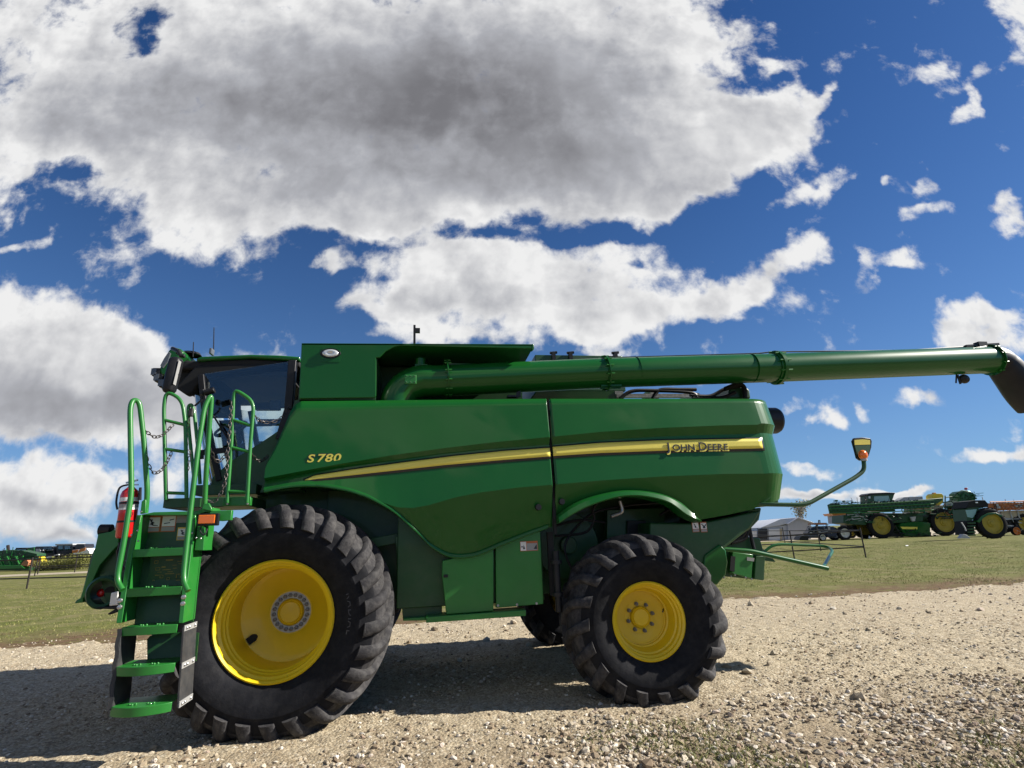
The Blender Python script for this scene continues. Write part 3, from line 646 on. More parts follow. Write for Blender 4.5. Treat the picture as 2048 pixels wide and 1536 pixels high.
# ---------------------------------------------------------------- platform and rails
def box_px(x0, x1, y0, y1, Y0, Y1, name, m_=GF, par=combine, bv=.006):
    a, b = aY(x0, y0, Y0), aY(x1, y1, Y0); return MB().box((a.x, Y0, b.z), (b.x, Y1, a.z)).build(name, m_, par, 30, bv)
box_px(391,512,970,988,6.2,6.8,'walkway', GD); 
plat = box_px(331,500,997,1012,5.75,6.3,'platform', GD)
MB().box((aY(329,1012,5.75).x, 5.72, aY(400,1014,5.75).z), (aY(402,1012,5.75).x, 5.75, aY(400,997,5.75).z)).build('platform_edge', GD, plat)
box_px(446,500,996,1011,5.66,5.72,'rail_bracket', GF)
for x in (454.5, 494.5):
    for y in (1000, 1007.5): c = aY(x, y, 5.65); MB().sph(c, .012, 5).build('bolt', 'nut_steel', combine)
def rail(pts, Y, r=.018, Y1=None, name='handrail', rungs=(), rd=.1):
    mb = MB(); n = len(pts); P = [aY(x, y, Y + ((Y1-Y)*i/(n-1) if Y1 else 0)) for i, (x, y) in enumerate(pts)]
    mb.tube(P, r, 12, round_=rd)
    for (a, b) in rungs: mb.tube([aY(*a, Y), aY(*b, Y)], r*.9, 10)
    return mb.build(name, GF, combine, 60)
rail([(332,1000),(327.5,811),(333,782),(364,799),(371,850),(373,996)], 5.7, rungs=[((328.5,840),(370.5,850)),((330,898),(371.5,904)),((331.5,985.5),(372.5,987))])
rail([(454,1006),(463,884),(468,782),(478,783),(508,804),(501,884),(494,1006)], 5.64, rungs=[((466,840),(504.5,852)),((462.5,895),(500.5,904)),((456.5,983),(495,984))])
rail([(245,1180),(233,1160),(249,1077),(263,985),(260,815),(266,799),(279,803),(288,884),(295,985),(291,1026)], 5.1, .022, 5.35, rd=.09)
rail([(376,1182),(366,1160),(371,1110),(382,1012),(396,896),(409,812),(424,786),(418,860),(412,950),(409,1018)], 5.08, .022, 5.4, rd=.09)
rail([(389,965),(384,920),(377,850),(376,812),(384,808),(389,830),(396,900),(400,968)], 6.25, .018, rd=.06)
MB().box(aY(377,816,6.2), aY(387,834,6.24)).build('rail_pad', 'rubber_flap', combine, 0, .01)
def chain(pts, Y, Y1=None, pitch=.042, name='chain'):
    n = len(pts); P = smoothline([aY(x, y, Y+((Y1-Y)*i/(n-1) if Y1 else 0)) for i, (x, y) in enumerate(pts)])
    cum = [0]
    for a, b in zip(P, P[1:]): cum.append(cum[-1]+(b-a).length)
    L_ = cum[-1]; N = max(2, int(L_/pitch)); mb = MB()
    def at(s):
        i = max(0, min(len(P)-2, int(np.searchsorted(cum, s))-1)); t = (s-cum[i])/max(cum[i+1]-cum[i], 1e-6); return P[i].lerp(P[i+1], t)
    for k in range(N):
        a, b = at(L_*k/N), at(L_*(k+1)/N); c = (a+b)/2; d = (b-a).normalized(); s = d.cross(Vector((0,1,0)));
        if s.length < .1: s = Vector((1,0,0))
        s.normalize(); t_ = d.cross(s)
        w = s if k % 2 else t_*.9+s*.35
        ring = [c+d*(math.cos(q)*.03)+w*(math.sin(q)*.014) for q in [2*PI*j/8 for j in range(9)]]
        mb.tube(ring, .0042, 5, caps=False)
    return mb.build(name, 'chain_steel', combine, 0)
chain([(288.5,858),(298,868),(309,874),(322,872),(335,861),(346,850)], 5.3, 5.65)
chain([(291,904),(297,930),(308,946),(322,941),(335,922),(343,905)], 5.3, 5.65)
chain([(463,804),(460,850),(457,890),(454,933),(450,965),(440,990),(427.6,1004),(416,1001)], 5.6, 5.5)
chain([(509,830),(520,842),(540,845),(560,838),(572,824),(579,811)], 5.65, 5.95)
chain([(503,906),(510,917),(520,922),(530,918),(536,911)], 5.65, 5.9)
chain([(421.5,896),(427,915),(437,924),(447,915),(454,904)], 5.45, 5.6)
chain([(378,838),(374,858),(372,880),(375,900),(380,908)], 5.8, 5.9); chain([(381,902),(378,925),(374,942)], 5.8, 5.85)
# ---------------------------------------------------------------- ladder
lad = empty('ladder', tuple(aY(290,1250,5.2)), parent=combine)
YL1, YL5 = 5.28, 5.02     # plane of the ladder front at top / bottom
def LY(y): return YL1 + (YL5-YL1)*(y-1030)/(1420-1030)
def lp_(x, y, dy=0): return aY(x, y, LY(y)+dy) if False else aY(x, y, LY(y))+Vector((0, dy, 0))
mb = MB()
ys_ = [1030, 1100, 1180, 1246]
lx = {1030: 283, 1100: 266, 1180: 253, 1246: 243}; rx = {1030: 391, 1100: 383, 1180: 373, 1246: 366}
for X_, w_ in ((lx, -1), (rx, 1)):
    rings = []
    for y in ys_:
        p = lp_(X_[y], y); q = p+Vector((.035*-1 if w_ > 0 else -.04, 0, 0))
        rings.append([q, p, p+Vector((0, .24, .0)), q+Vector((0, .24, 0))])
    mb.loft(rings)
mb.build('stringer', GF, lad, 30, .004)
pts = [lp_(283,1030,.2), lp_(391,1026,.2), lp_(383,1100,.2), lp_(373,1180,.2), lp_(366,1250,.2), lp_(243,1258,.2), lp_(253,1180,.2), lp_(266,1100,.2)]
MB().prism(pts, (0, .015, 0)).build('back_sheet', GD, lad, 0)
def step(x0, x1, ya, yb, hy, depth, curve, dark=GF):
    a, b = lp_(x0, ya), lp_(x1, yb); mb = MB(); n = 12; top = []; w = b.x-a.x
    z = a.z
    fr = [Vector((a.x+w*t, a.y-curve*math.sin(PI*t)**.8 if 0 < t < 1 else a.y, z)) for t in [k/n for k in range(n+1)]]
    rings = [[f, f+Vector((0, 0, -.065)), f+Vector((0, .012, -.065)), f+Vector((0, .012, -.006)), Vector((f.x, a.y+depth, z-.006)), Vector((f.x, a.y+depth, z))] for f in fr]
    mb.loft(rings)
    for q in (.35, .65):
        for k in range(3): mb.sph((a.x+w*q+(k-1)*.022, a.y+.03-curve*.5+abs(k-1)*.012, z+.003), .011, 4)
    return mb.build('step', GF, lad, 30, .004)
step(266,369,1099,1098,15,.2,.0); step(254,364,1178,1175,15,.2,.0); step(244,355,1255,1251,15,.22,.02)
step(231,350,1334,1330,15,.26,.07); step(222,343,1414,1410,15,.26,.08)
MB().prism([lp_(262,1340,.26), lp_(262,1290,.26), lp_(268,1283,.26), lp_(300,1275,.26), lp_(372,1276,.26), lp_(366,1336,.26)], (0, .01, 0)).build('kick_plate', GD, lad, 0)
def flap(q, name='rubber_flap'):
    P = [lp_(*q[0]), lp_(*q[1]), lp_(*q[2]), lp_(*q[3])]
    return P
A_, B_, = lp_(368,1254), lp_(357,1415)
fl = MB().prism([A_, A_+Vector((0,.26,.0)), B_+Vector((0,.26,0)), B_], (-.012, 0, 0)).build('rubber_flap', 'rubber_flap', lad, 0)
for t in (.02, .5, .97):
    c = A_.lerp(B_, t); o = MB().box(c+Vector((-.001, .0, -.022)), c+Vector((.006, .25, .022))).build('clamp_strip', 'label_grey', fl, 0)
    for k in (.04, .09, .2): MB().sph(c+Vector((.008, k, 0)), .012, 5).build('bolt', 'steel', fl)
A_, B_, = lp_(243,1258), lp_(224,1420)
MB().prism([A_, A_+Vector((0,.26,.0)), B_+Vector((0,.26,0)), B_], (-.02, 0, 0)).build('rubber_flap', 'rubber_flap', lad, 0)
mb = MB(); rings = []
for k in range(15):
    t = k/14; c = A_.lerp(B_, t)+Vector((-.03+.006*math.sin(k*1.7), -.004, 0)); rings.append([c, c+Vector((.03, 0, 0)), c+Vector((.03, .01, 0)), c+Vector((0, .01, 0))])
mb.loft(rings).build('worn_edge', 'rubber_flap', lad, 0)
for (x, y) in ((368.5,1194),(367,1207),(242,1201),(241,1214)):
    c = lp_(x, y, -.012); MB().lathe([(-.015,0),(-.012,.016),(0,.02)], c, 'Y', 12).build('bolt', 'steel', lad)
for (x, y) in ((264,1070),(276,1061),(277,1082),(283,1023),(385,1066),(393,1076),(402,1077)):
    c = lp_(x, y, -.006); MB().sph(c, .009, 5).build('bolt', 'steel', lad)
mb = MB(); mb.prism([lp_(x, y, .0) for x, y in [(283,1003),(289,998),(292,1000),(291,1026),(280,1028)]], (0, .03, 0)); mb.prism([lp_(x, y, .02) for x, y in [(276,1030),(305,1024),(390,1022),(405,1016),(420,1014),(423,1021),(400,1026),(390,1030)]], (0, .22, 0)); mb.prism([lp_(x, y, .0) for x, y in [(404,1018),(407,1008),(417,1006),(423,1016),(422,1022)]], (0, .03, 0)); mb.build('top_bracket', GF, lad, 30, .004)
mb = MB(); mb.prism([lp_(x, y, .02) for x, y in [(418,1022),(462,1020),(460,1040),(440,1042),(418,1040)]], (0, .05, 0)); mb.build('lamp_bracket', GF, lad, 30, .004)
ts = MB(); a, b = lp_(400,1028,-.05), lp_(438,1051,-.05); ts.box(a, b+Vector((0, .06, 0))); ts_ = ts.build('turn_signal', 'black_plastic', lad, 0, .008)
a, b = lp_(403,1031,-.065), lp_(433,1047,-.065); MB().box(a, b+Vector((0, .02, 0))).build('amber_lens', 'amber', ts_, 0, .006)
MB().prism([lp_(x, y, .03) for x, y in [(395,1028),(409,1028),(404,1101),(386,1101)]], (0, .22, 0)).build('side_web', GF, lad, 0, .004)
MB().tube(smoothline([lp_(405,1050,-.02), lp_(403,1062,-.03), lp_(411,1070,-.03), lp_(416,1058,-.02), lp_(410,1052,-.02)]), .006, 6).build('cable', 'black_plastic', lad)
# decals on ladder back sheet and elsewhere
def sticker(x0, x1, y0, y1, Yf, style, par, sl=0):
    """flat label: orange border, white field, pictogram, grey text block"""
    a, b = Yf(x0, y0), Yf(x1, y1); w, h = b.x-a.x, a.z-b.z; Y = a.y
    def B(u0, u1, v0, v1, k, m_, mb): mb.k = m_; mb.box((a.x+w*u0, Y-.0015*k, a.z-h*v1), (a.x+w*u1, Y-.0015*k+.001, a.z-h*v0))
    mb = MB(); ms = ['label_orange', 'label_white', 'decal_black', 'label_grey', 'label_yellow']
    B(0, 1, 0, 1, 1, 4 if style == 'y' else 0, mb)
    if style == 'h':
        B(.02, .34, .05, .95, 2, 1, mb); B(.37, .97, .22, .95, 2, 3, mb)
        mb.k = 2; c = (a.x+w*.2, a.z-h*.6); mb.prism([(c[0]-w*.05, Y-.005, c[1]-h*.2), (c[0], Y-.005, c[1]+h*.25), (c[0]+w*.07, Y-.005, c[1]-h*.2)], (0, .001, 0)); mb.sph((c[0]-w*.1, Y-.004, c[1]+h*.05), h*.08, 5)
        mb.prism([(a.x+w*.75, Y-.005, a.z-h*.8), (a.x+w*.93, Y-.005, a.z-h*.35), (a.x+w*.95, Y-.005, a.z-h*.85)], (0, .001, 0))
    else:
        B(.06, .94, .1, .68, 2, 1, mb); B(.06, .94, .72, .95, 2, 3, mb)
        mb.k = 2
        def S(*q): mb.prism([(a.x+w*u, Y-.005, a.z-h*v) for u, v in q], (0, .001, 0))
        if style in 'fy':
            S((.25,.2),(.32,.18),(.45,.35),(.6,.42),(.58,.48),(.4,.44)); S((.3,.5),(.5,.4),(.55,.55),(.85,.6),(.85,.64),(.5,.6)); mb.sph((a.x+w*.42, Y-.004, a.z-h*.26), w*.05, 5)
        elif style == 'g':
            S((.2,.5),(.6,.45),(.6,.5),(.2,.55)); S((.55,.3),(.85,.25),(.85,.3),(.55,.36))
        else:
            S((.12,.2),(.2,.16),(.6,.4),(.85,.2),(.9,.28),(.7,.5),(.8,.62),(.3,.62),(.4,.45))
    return mb.build('warning_sticker', None, par, 0, 0, ms)
lb = lambda x, y: aY(x, y, 5.26+.2-.002)
lb = lambda x, y: Vector((lp_(x, y, .19).x, lp_(290,1060,.19).y-.0, lp_(x, y, .19).z))
def lbp(Y): return lambda x, y: aY(x, y, Y)
ysk = lp_(300,1064,.19).y
MB().box(Vector((lp_(286,1033,.19).x, ysk, lp_(320,1092).z)), Vector((lp_(387,1033,.19).x, ysk+.02, lp_(320,1032).z))).build('sticker_backing', GD, lad, 0)
ysk -= .004
sticker(293,319,1032,1064,lbp(ysk),'f',lad); sticker(325,350,1029.5,1063,lbp(ysk),'g',lad); sticker(356,377,1055,1080,lbp(ysk),'y',lad)
MB().box(aY(353,1029,ysk), aY(378,1045,ysk)+Vector((0,.001,0))).build('notice_label', 'label_grey', lad, 0)
# maintenance diagram, thin yellow lines on the lower back sheet
ysk = lp_(330,1140,.18).y; mb = MB()
for (x, y, w, h) in ((332,1119,14,3),(323,1133,8,3),(309,1121,7,9),(311,1135,9,8),(325,1139,16,1),(330,1147,18,1),(335,1143,10,1),(305,1160,4,5),(320,1150,6,9),(333,1155,6,7),(352,1148,9,1),(352,1160,9,1),(352,1150,1,10),(360,1150,1,10),(355,1122,9,1),(357,1127,7,1),(310,1150,12,1),(345,1130,8,1),(346,1136,8,1),(315,1144,8,1)):
    a = aY(x, y, ysk); b = aY(x+w, y+h*.7, ysk); 
    if h > 4: mb.box(a, (b.x, ysk+.001, a.z-.004)); mb.box((a.x, ysk, b.z), (b.x, ysk+.001, b.z+.004)); mb.box((a.x, ysk, b.z), (a.x+.004, ysk+.001, a.z)); mb.box((b.x-.004, ysk, b.z), (b.x, ysk+.001, a.z))
    else: mb.box(a, (b.x, ysk+.001, b.z))
MT['dull_yellow'] = mat('dull_yellow', (.25, .2, .03), .5); mb.build('maintenance_diagram', 'dull_yellow', lad, 0)
MB().box(aY(302,1114,ysk+.002), aY(368,1168,ysk+.02)).build('diagram_plate', GD, lad, 0)
sticker(829,847,1143,1162,lbp(6.075),'x',combine); sticker(1040,1076,1083,1101,lbp(5.965),'h',combine)
sticker(1383,1399,1044,1064,lbp(5.995),'f',combine); sticker(1399.5,1415,1044,1064,lbp(5.995),'x',combine); sticker(1306,1319,1050,1073,lbp(6.35),'x',combine)
sticker(209,229,1078,1096,lbp(6.59),'y',combine)
# ---------------------------------------------------------------- feeder house at the front
fh = pprism([(148,1206),(153,1200),(161,1196),(170,1160),(180,1120),(186,1102),(194,1090),(195,1070),(200,1064),(222,1062),(230,1055),(246,1030),(290,1030),(290,1120),(262,1150),(230,1165),(215,1210),(165,1204)], 6.6, 1.6, 'feeder_house', GD, bevel=.01)
pprism([(148,1207),(160,1197),(175,1150),(190,1095),(196,1068),(222,1063),(236,1052),(240,1062),(236,1090),(222,1105),(200,1130),(186,1160),(178,1185),(166,1196),(166,1205)], 6.53, .07, 'faceplate', GF, fh)
pprism([(228,1061),(238,1022),(245,1022),(247,1052),(236,1060)], 6.5, .1, 'light_shield', 'mirror_grey', fh)
MB().cyl(aY(201,1060,6.6), aY(223,1060,6.6), .06, n=20).build('pivot_roller', 'black_plastic', fh)
c = aY(205,1185,6.2); mb = MB(); mb.lathe([(0,.11),(-.02,.135),(0,.155),(.25,.15)], (c.x, 6.2, c.z), 'Y', 32); q = aY(235,1150,6.3); mb.prism([aY(x, y, 6.3) for x, y in [(200,1150),(225,1140),(250,1120),(262,1150),(240,1185),(225,1205),(215,1212)]], (0, .25, 0)); mb.build('driveline_guard', GD, fh, 40)
MB().cyl(aY(201,1184,6.35), aY(214,1180,6.4), .03, n=8).sph(aY(203,1186,6.32), .04, 6).build('shaft_end', 'red_paint', fh); MB().cyl((c.x+.02, 6.3, c.z-.01), (c.x+.02, 6.45, c.z), .06, n=12).build('shaft', 'black_matt', fh)
pprism([(187,1216),(230,1212),(240,1214),(236,1219),(205,1218)], 6.1, .1, 'skid', 'black_plastic', fh); pprism([(214,1228),(228,1219),(240,1218),(240,1222),(218,1230)], 6.1, .05, 'skid', 'black_plastic', fh)
pprism([(222,1186),(235,1183),(236,1210),(218,1212)], 5.6, .02, 'document_pouch', 'label_white', fh)
for pts in ([(235,1100),(238,1120),(250,1140)], [(240,1085),(236,1110),(238,1140)]): MB().tube([aY(x, y, 6.2) for x, y in pts], .015, 6).build('hose', 'black_plastic', fh)
# fire extinguisher: hangs on the platform, a thing of its own
ex = empty('fire_extinguisher', tuple(aY(258,1075,5.75)), 'red fire extinguisher with white label strapped beside the ladder handrail', 'fire extinguisher')
t_, b_ = aY(262,976,5.75), aY(250,1076,5.75); dd = (b_-t_).normalized(); Lx = (b_-t_).length; r_ = .078
mb = MB(); mb.tube([t_-dd*.02, t_, t_+dd*.03, t_+dd*.07, b_-dd*.02, b_], [.02, .035, .066, r_, r_, r_*.85], 28); mb.build('cylinder', 'red_paint', ex, 60)
for t0, t1, m_, k, nm in ((.2,.28,'label_white',1.01,'label'),(.29,.33,'black_plastic',1.03,'strap'),(.335,.41,'label_grey',1.01,'label'),(.41,.45,'label_white',1.012,'label'),(.66,.7,'black_plastic',1.03,'strap')):
    MB().tube([t_+dd*Lx*t0, t_+dd*Lx*t1], r_*k, 28).build(nm, m_, ex, 60)
MB().cyl(t_-dd*.06, t_, .022, n=10).bar(t_+Vector((-.05,0,.05)), t_+Vector((.05,0,.075)), .015, .015).bar(t_+Vector((-.03,0,.03)), t_+Vector((.06,0,.03)), .012, .012).build('valve_head', 'steel', ex)
MB().tube(smoothline([t_+Vector((-.02,-.02,.03)), t_+Vector((-.09,-.02,.0)), t_+Vector((-.1,-.02,-.12)), t_+Vector((-.08,-.02,-.2))]), .009, 6).build('hose', 'black_plastic', ex)
MB().tube([aY(281,975,5.7), aY(279,1000,5.7)], [.012, .018], 8).build('horn', 'black_plastic', ex)
# ================================================================ GROUND
def np_mesh(name, V, Fc, m_, smooth=False, tri=False, attr=None):
    me = bpy.data.meshes.new(name); nv, nf, k = len(V), len(Fc), Fc.shape[1]
    me.vertices.add(nv); me.vertices.foreach_set('co', V.astype(np.float32).ravel())
    me.loops.add(nf*k); me.loops.foreach_set('vertex_index', Fc.astype(np.int32).ravel())
    me.polygons.add(nf); me.polygons.foreach_set('loop_start', np.arange(0, nf*k, k, dtype=np.int32)); me.polygons.foreach_set('loop_total', np.full(nf, k, dtype=np.int32))
    me.update(calc_edges=True)
    if attr is not None:
        a = me.attributes.new('tone', 'FLOAT', 'POINT'); a.data.foreach_set('value', attr.astype(np.float32))
    me.materials.append(m_); me.polygons.foreach_set('use_smooth', [smooth]*nf)
    o = bpy.data.objects.new(name, me); COL.objects.link(o); return o
def vnoise(x, y, s, seed=0):
    """smooth value noise"""
    x = x*s+seed*17.3; y = y*s+seed*7.7; xi = np.floor(x); yi = np.floor(y); fx = x-xi; fy = y-yi
    def h(a, b):
        v = np.sin(a*127.1+b*311.7+seed*13.1)*43758.5453; return v-np.floor(v)
    u = fx*fx*(3-2*fx); v = fy*fy*(3-2*fy)
    return (h(xi, yi)*(1-u)+h(xi+1, yi)*u)*(1-v)+(h(xi, yi+1)*(1-u)+h(xi+1, yi+1)*u)*v
def fbm(x, y, s, o=4, seed=0):
    t = 0; a = .5
    for i in range(o): t = t + a*vnoise(x, y, s*2**i, seed+i); a *= .5
    return t
# material of the field: grass with worn brown and straw patches, tan track far away
M, nt, b = NT('field_grass'); tc = nt.nodes.new('ShaderNodeTexCoord').outputs['Object']
n1 = noise(nt, tc, .35, 6, .6); n2 = noise(nt, tc, 2.5, 6, .65); n3 = noise(nt, tc, 40, 4, .7)
col = ramp(nt, n1, [(.3, (.1, .12, .028)), (.55, (.145, .155, .04)), (.75, (.21, .185, .075))])
col = mixc(nt, ramp(nt, noise(nt, tc, .9, 7, .7), [(.5, 0.), (.62, .75)]), col, (.27, .22, .12))
col = mixc(nt, ramp(nt, n2, [(.45, 0.), (.7, .7)]), col, (.26, .23, .11))
col = mixc(nt, ramp(nt, n3, [(.35, .45), (.65, 0.)]), col, (.05, .06, .02))
sx = nt.nodes.new('ShaderNodeSeparateXYZ'); lk(nt, tc, sx.inputs[0])
edge = mth(nt, 'ADD', sx.outputs[1], mth(nt, 'MULTIPLY', mth(nt, 'SUBTRACT', noise(nt, tc, .7, 6, .65), 0.5), 6.5))
dirt = ramp(nt, noise(nt, tc, 6, 6, .7), [(.3, (.07, .042, .024)), (.55, (.16, .105, .06)), (.75, (.3, .23, .15))])
mr = nt.nodes.new('ShaderNodeMapRange'); lk(nt, edge, mr.inputs[0]); mr.inputs[1].default_value = 13.1; mr.inputs[2].default_value = 14.7; mr.inputs[3].default_value = 1; mr.inputs[4].default_value = 0
col = mixc(nt, mth(nt, 'MULTIPLY', mr.outputs[0], ramp(nt, noise(nt, tc, 3.5, 6, .7), [(.36, .15), (.52, 1.)])), col, dirt)
lk(nt, col, b.inputs['Base Color']); b.inputs['Roughness'].default_value = .95; b.inputs['Specular IOR Level'].default_value = .1
bp = nt.nodes.new('ShaderNodeBump'); bp.inputs['Distance'].default_value = .03; bp.inputs['Strength'].default_value = .8; lk(nt, noise(nt, tc, 30, 5, .7), bp.inputs['Height']); lk(nt, bp.outputs[0], b.inputs['Normal'])
mb = MB(); mb.add([(-1500,-400,0),(1500,-400,0),(1500,2000,0),(-1500,2000,0)], [(0,1,2,3)])
me = bpy.data.meshes.new('ground'); me.from_pydata(mb.v, [], mb.f); me.materials.append(M); g = bpy.data.objects.new('ground', me); COL.objects.link(g); tag(g, 'mown green and straw-coloured grass field behind the gravel yard', None, None, 'structure')
# gravel
M, nt, b = NT('gravel'); tc = nt.nodes.new('ShaderNodeTexCoord').outputs['Object']
def voro(scale, out='Color'):
    v = nt.nodes.new('ShaderNodeTexVoronoi'); v.inputs['Scale'].default_value = scale; lk(nt, tc, v.inputs['Vector']); return v
v1 = voro(38); v2 = voro(90)
bw = nt.nodes.new('ShaderNodeRGBToBW'); lk(nt, v1.outputs['Color'], bw.inputs[0]); bw2 = nt.nodes.new('ShaderNodeRGBToBW'); lk(nt, v2.outputs['Color'], bw2.inputs[0])
s1 = ramp(nt, bw.outputs[0], [(.15, (.16, .115, .07)), (.45, (.38, .31, .2)), (.7, (.55, .48, .35)), (.9, (.74, .68, .55))])
s2 = ramp(nt, bw2.outputs[0], [(.2, (.24, .18, .11)), (.5, (.44, .365, .245)), (.8, (.62, .55, .41))])
big = noise(nt, tc, .8, 5, .6)
col = mixc(nt, ramp(nt, noise(nt, tc, 3, 5, .6), [(.4, 0.), (.6, 1.)]), s1, s2)
sandy = mixc(nt, noise(nt, tc, 60, 3, .7), (.4, .33, .215), (.58, .5, .36))
col = mixc(nt, ramp(nt, big, [(.36, .8), (.62, .15)]), col, sandy)
sg = nt.nodes.new('ShaderNodeSeparateXYZ'); lk(nt, tc, sg.inputs[0])
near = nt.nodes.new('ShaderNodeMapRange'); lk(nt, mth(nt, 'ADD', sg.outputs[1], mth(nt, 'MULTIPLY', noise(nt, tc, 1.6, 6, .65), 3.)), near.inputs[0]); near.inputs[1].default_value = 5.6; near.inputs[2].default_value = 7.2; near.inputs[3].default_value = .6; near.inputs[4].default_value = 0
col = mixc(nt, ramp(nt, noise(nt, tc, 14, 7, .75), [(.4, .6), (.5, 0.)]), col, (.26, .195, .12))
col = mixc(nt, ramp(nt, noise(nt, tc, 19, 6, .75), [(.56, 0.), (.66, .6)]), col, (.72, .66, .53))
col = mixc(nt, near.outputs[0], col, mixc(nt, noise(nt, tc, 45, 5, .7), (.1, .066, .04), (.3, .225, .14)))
col = mixc(nt, ramp(nt, v1.outputs['Distance'], [(.0, 0.), (.55, .0), (.8, .45)]), col, (.08, .06, .04))
lk(nt, col, b.inputs['Base Color']); b.inputs['Roughness'].default_value = .95; b.inputs['Specular IOR Level'].default_value = .15
bp = nt.nodes.new('ShaderNodeBump'); bp.inputs['Distance'].default_value = .012; bp.inputs['Strength'].default_value = .9
lk(nt, mth(nt, 'ADD', mth(nt, 'MULTIPLY', v1.outputs['Distance'], -1.), mth(nt, 'MULTIPLY', noise(nt, tc, 120, 4, .7), .8)), bp.inputs['Height']); lk(nt, bp.outputs[0], b.inputs['Normal'])
gravel_m = M
gx = np.concatenate([np.arange(-26, -8, .12), np.arange(-8, 9, .035), np.arange(9, 34, .1)]); gy = np.concatenate([np.arange(-6, 2.5, .3), np.arange(2.5, 9, .035), np.arange(9, 14.4, .07)])
Xg, Yg = np.meshgrid(gx, gy)
edge_y = 12.3 + (fbm(Xg, Yg*.6, .3, 5, 3)-.5)*2.6 + (fbm(Xg, Yg, 2.2, 4, 13)-.5)*1.3
def gz(X, Y):
    z = .035 + (fbm(X, Y, .5, 3, 1)-.45)*.05 + (fbm(X, Y, 7, 4, 5)-.47)*.032 + (vnoise(X, Y, 26, 9)-.5)*.014 + (vnoise(X, Y, 13, 19)-.5)*.016
    z -= .03*np.exp(-((X+1.36)/.5)**2-((Y-5.9)/.6)**2) + .025*np.exp(-((X-2.24)/.5)**2-((Y-5.9)/.6)**2)
    # wheel berm shade line left of the front wheel
    return z
Zg = gz(Xg, Yg); Zg -= np.clip((Yg-edge_y)*.16, 0, .4)
nY, nX = Xg.shape; idx = np.arange(nY*nX).reshape(nY, nX)
Fg = np.stack([idx[:-1, :-1], idx[:-1, 1:], idx[1:, 1:], idx[1:, :-1]], -1).reshape(-1, 4)
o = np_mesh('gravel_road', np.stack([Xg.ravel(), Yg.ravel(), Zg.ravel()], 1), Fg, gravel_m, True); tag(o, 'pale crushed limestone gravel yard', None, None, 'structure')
# far track
M2, nt, b = NT('track'); tc = nt.nodes.new('ShaderNodeTexCoord').outputs['Object']; lk(nt, ramp(nt, noise(nt, tc, .5, 5, .6), [(.3, (.3, .25, .17)), (.7, (.42, .36, .26))]), b.inputs['Base Color']); b.inputs['Roughness'].default_value = .95
o = np_mesh('track', np.array([(-160, 55, .012), (24, 60, .012), (24, 64, .012), (-160, 66, .012)]), np.array([[0, 1, 2, 3]]), M2); tag(o, 'pale dirt track crossing the field', None, None, 'structure')
o = np_mesh('machinery_yard', np.array([(28, 66, .012), (100, 46, .012), (150, 120, .012), (10, 120, .012)]), np.array([[0, 1, 2, 3]]), M2); tag(o, 'pale gravel lot under the far machinery', None, None, 'structure')
# loose stones
def ico():
    t = (1+5**.5)/2; v = np.array([(-1,t,0),(1,t,0),(-1,-t,0),(1,-t,0),(0,-1,t),(0,1,t),(0,-1,-t),(0,1,-t),(t,0,-1),(t,0,1),(-t,0,-1),(-t,0,1)], float)
    f = np.array([(0,11,5),(0,5,1),(0,1,7),(0,7,10),(0,10,11),(1,5,9),(5,11,4),(11,10,2),(10,7,6),(7,1,8),(3,9,4),(3,4,2),(3,2,6),(3,6,8),(3,8,9),(4,9,5),(2,4,11),(6,2,10),(8,6,7),(9,8,1)])
    return v/np.linalg.norm(v[0]), f
iv, if_ = ico()
def scatter(N, xr, yr, size, seed, power=2.2, dens=None):
    r = np.random.default_rng(seed); X = r.uniform(*xr, N); Y = r.uniform(*yr, N)
    if dens is not None: k = r.random(N) < dens(X, Y); X, Y = X[k], Y[k]
    n = len(X); S = size[0]+(size[1]-size[0])*r.random(n)**power
    V = np.repeat(iv[None], n, 0)*(1+r.uniform(-.28, .28, (n, 12, 1))); V = V*(S[:, None]*r.uniform(.55, 1.3, (n, 3))*np.array([1, 1, .7]))[:, None, :]
    a = r.uniform(0, 2*PI, n); ca, sa = np.cos(a), np.sin(a)
    tl = r.uniform(-.5, .5, n); ct_, st_ = np.cos(tl), np.sin(tl)
    y2 = V[..., 1]*ct_[:, None]-V[..., 2]*st_[:, None]; z2 = V[..., 1]*st_[:, None]+V[..., 2]*ct_[:, None]; V[..., 1], V[..., 2] = y2, z2
    x2 = V[..., 0]*ca[:, None]-V[..., 1]*sa[:, None]; y2 = V[..., 0]*sa[:, None]+V[..., 1]*ca[:, None]; V[..., 0], V[..., 1] = x2, y2
    V += np.stack([X, Y, gz(X, Y)+S*.12], 1)[:, None, :]
    Fi = if_[None]+(np.arange(n)*12)[:, None, None]
    tone = np.repeat(r.random(n), 12)
    return V.reshape(-1, 3), Fi.reshape(-1, 3), tone
M, nt, b = NT('loose_stone'); at_ = nt.nodes.new('ShaderNodeAttribute'); at_.attribute_name = 'tone'; tc = nt.nodes.new('ShaderNodeTexCoord').outputs['Object']
col = ramp(nt, at_.outputs['Fac'], [(0., (.17, .125, .085)), (.3, (.3, .24, .165)), (.65, (.47, .41, .31)), (.88, (.74, .69, .6)), (1., (.26, .17, .12))])
col = mixc(nt, ramp(nt, noise(nt, tc, 70, 4, .6), [(.4, 0.), (.7, .45)]), col, (.26, .2, .13))
lk(nt, col, b.inputs['Base Color']); b.inputs['Roughness'].default_value = .9; b.inputs['Specular IOR Level'].default_value = .2
def dn(X, Y):
    return np.clip(.1+2.6*(fbm(X, Y, .9, 4, 21)-.36), .04, 1)*np.clip(1.5-(Y-3.2)/4.5, .28, 1)
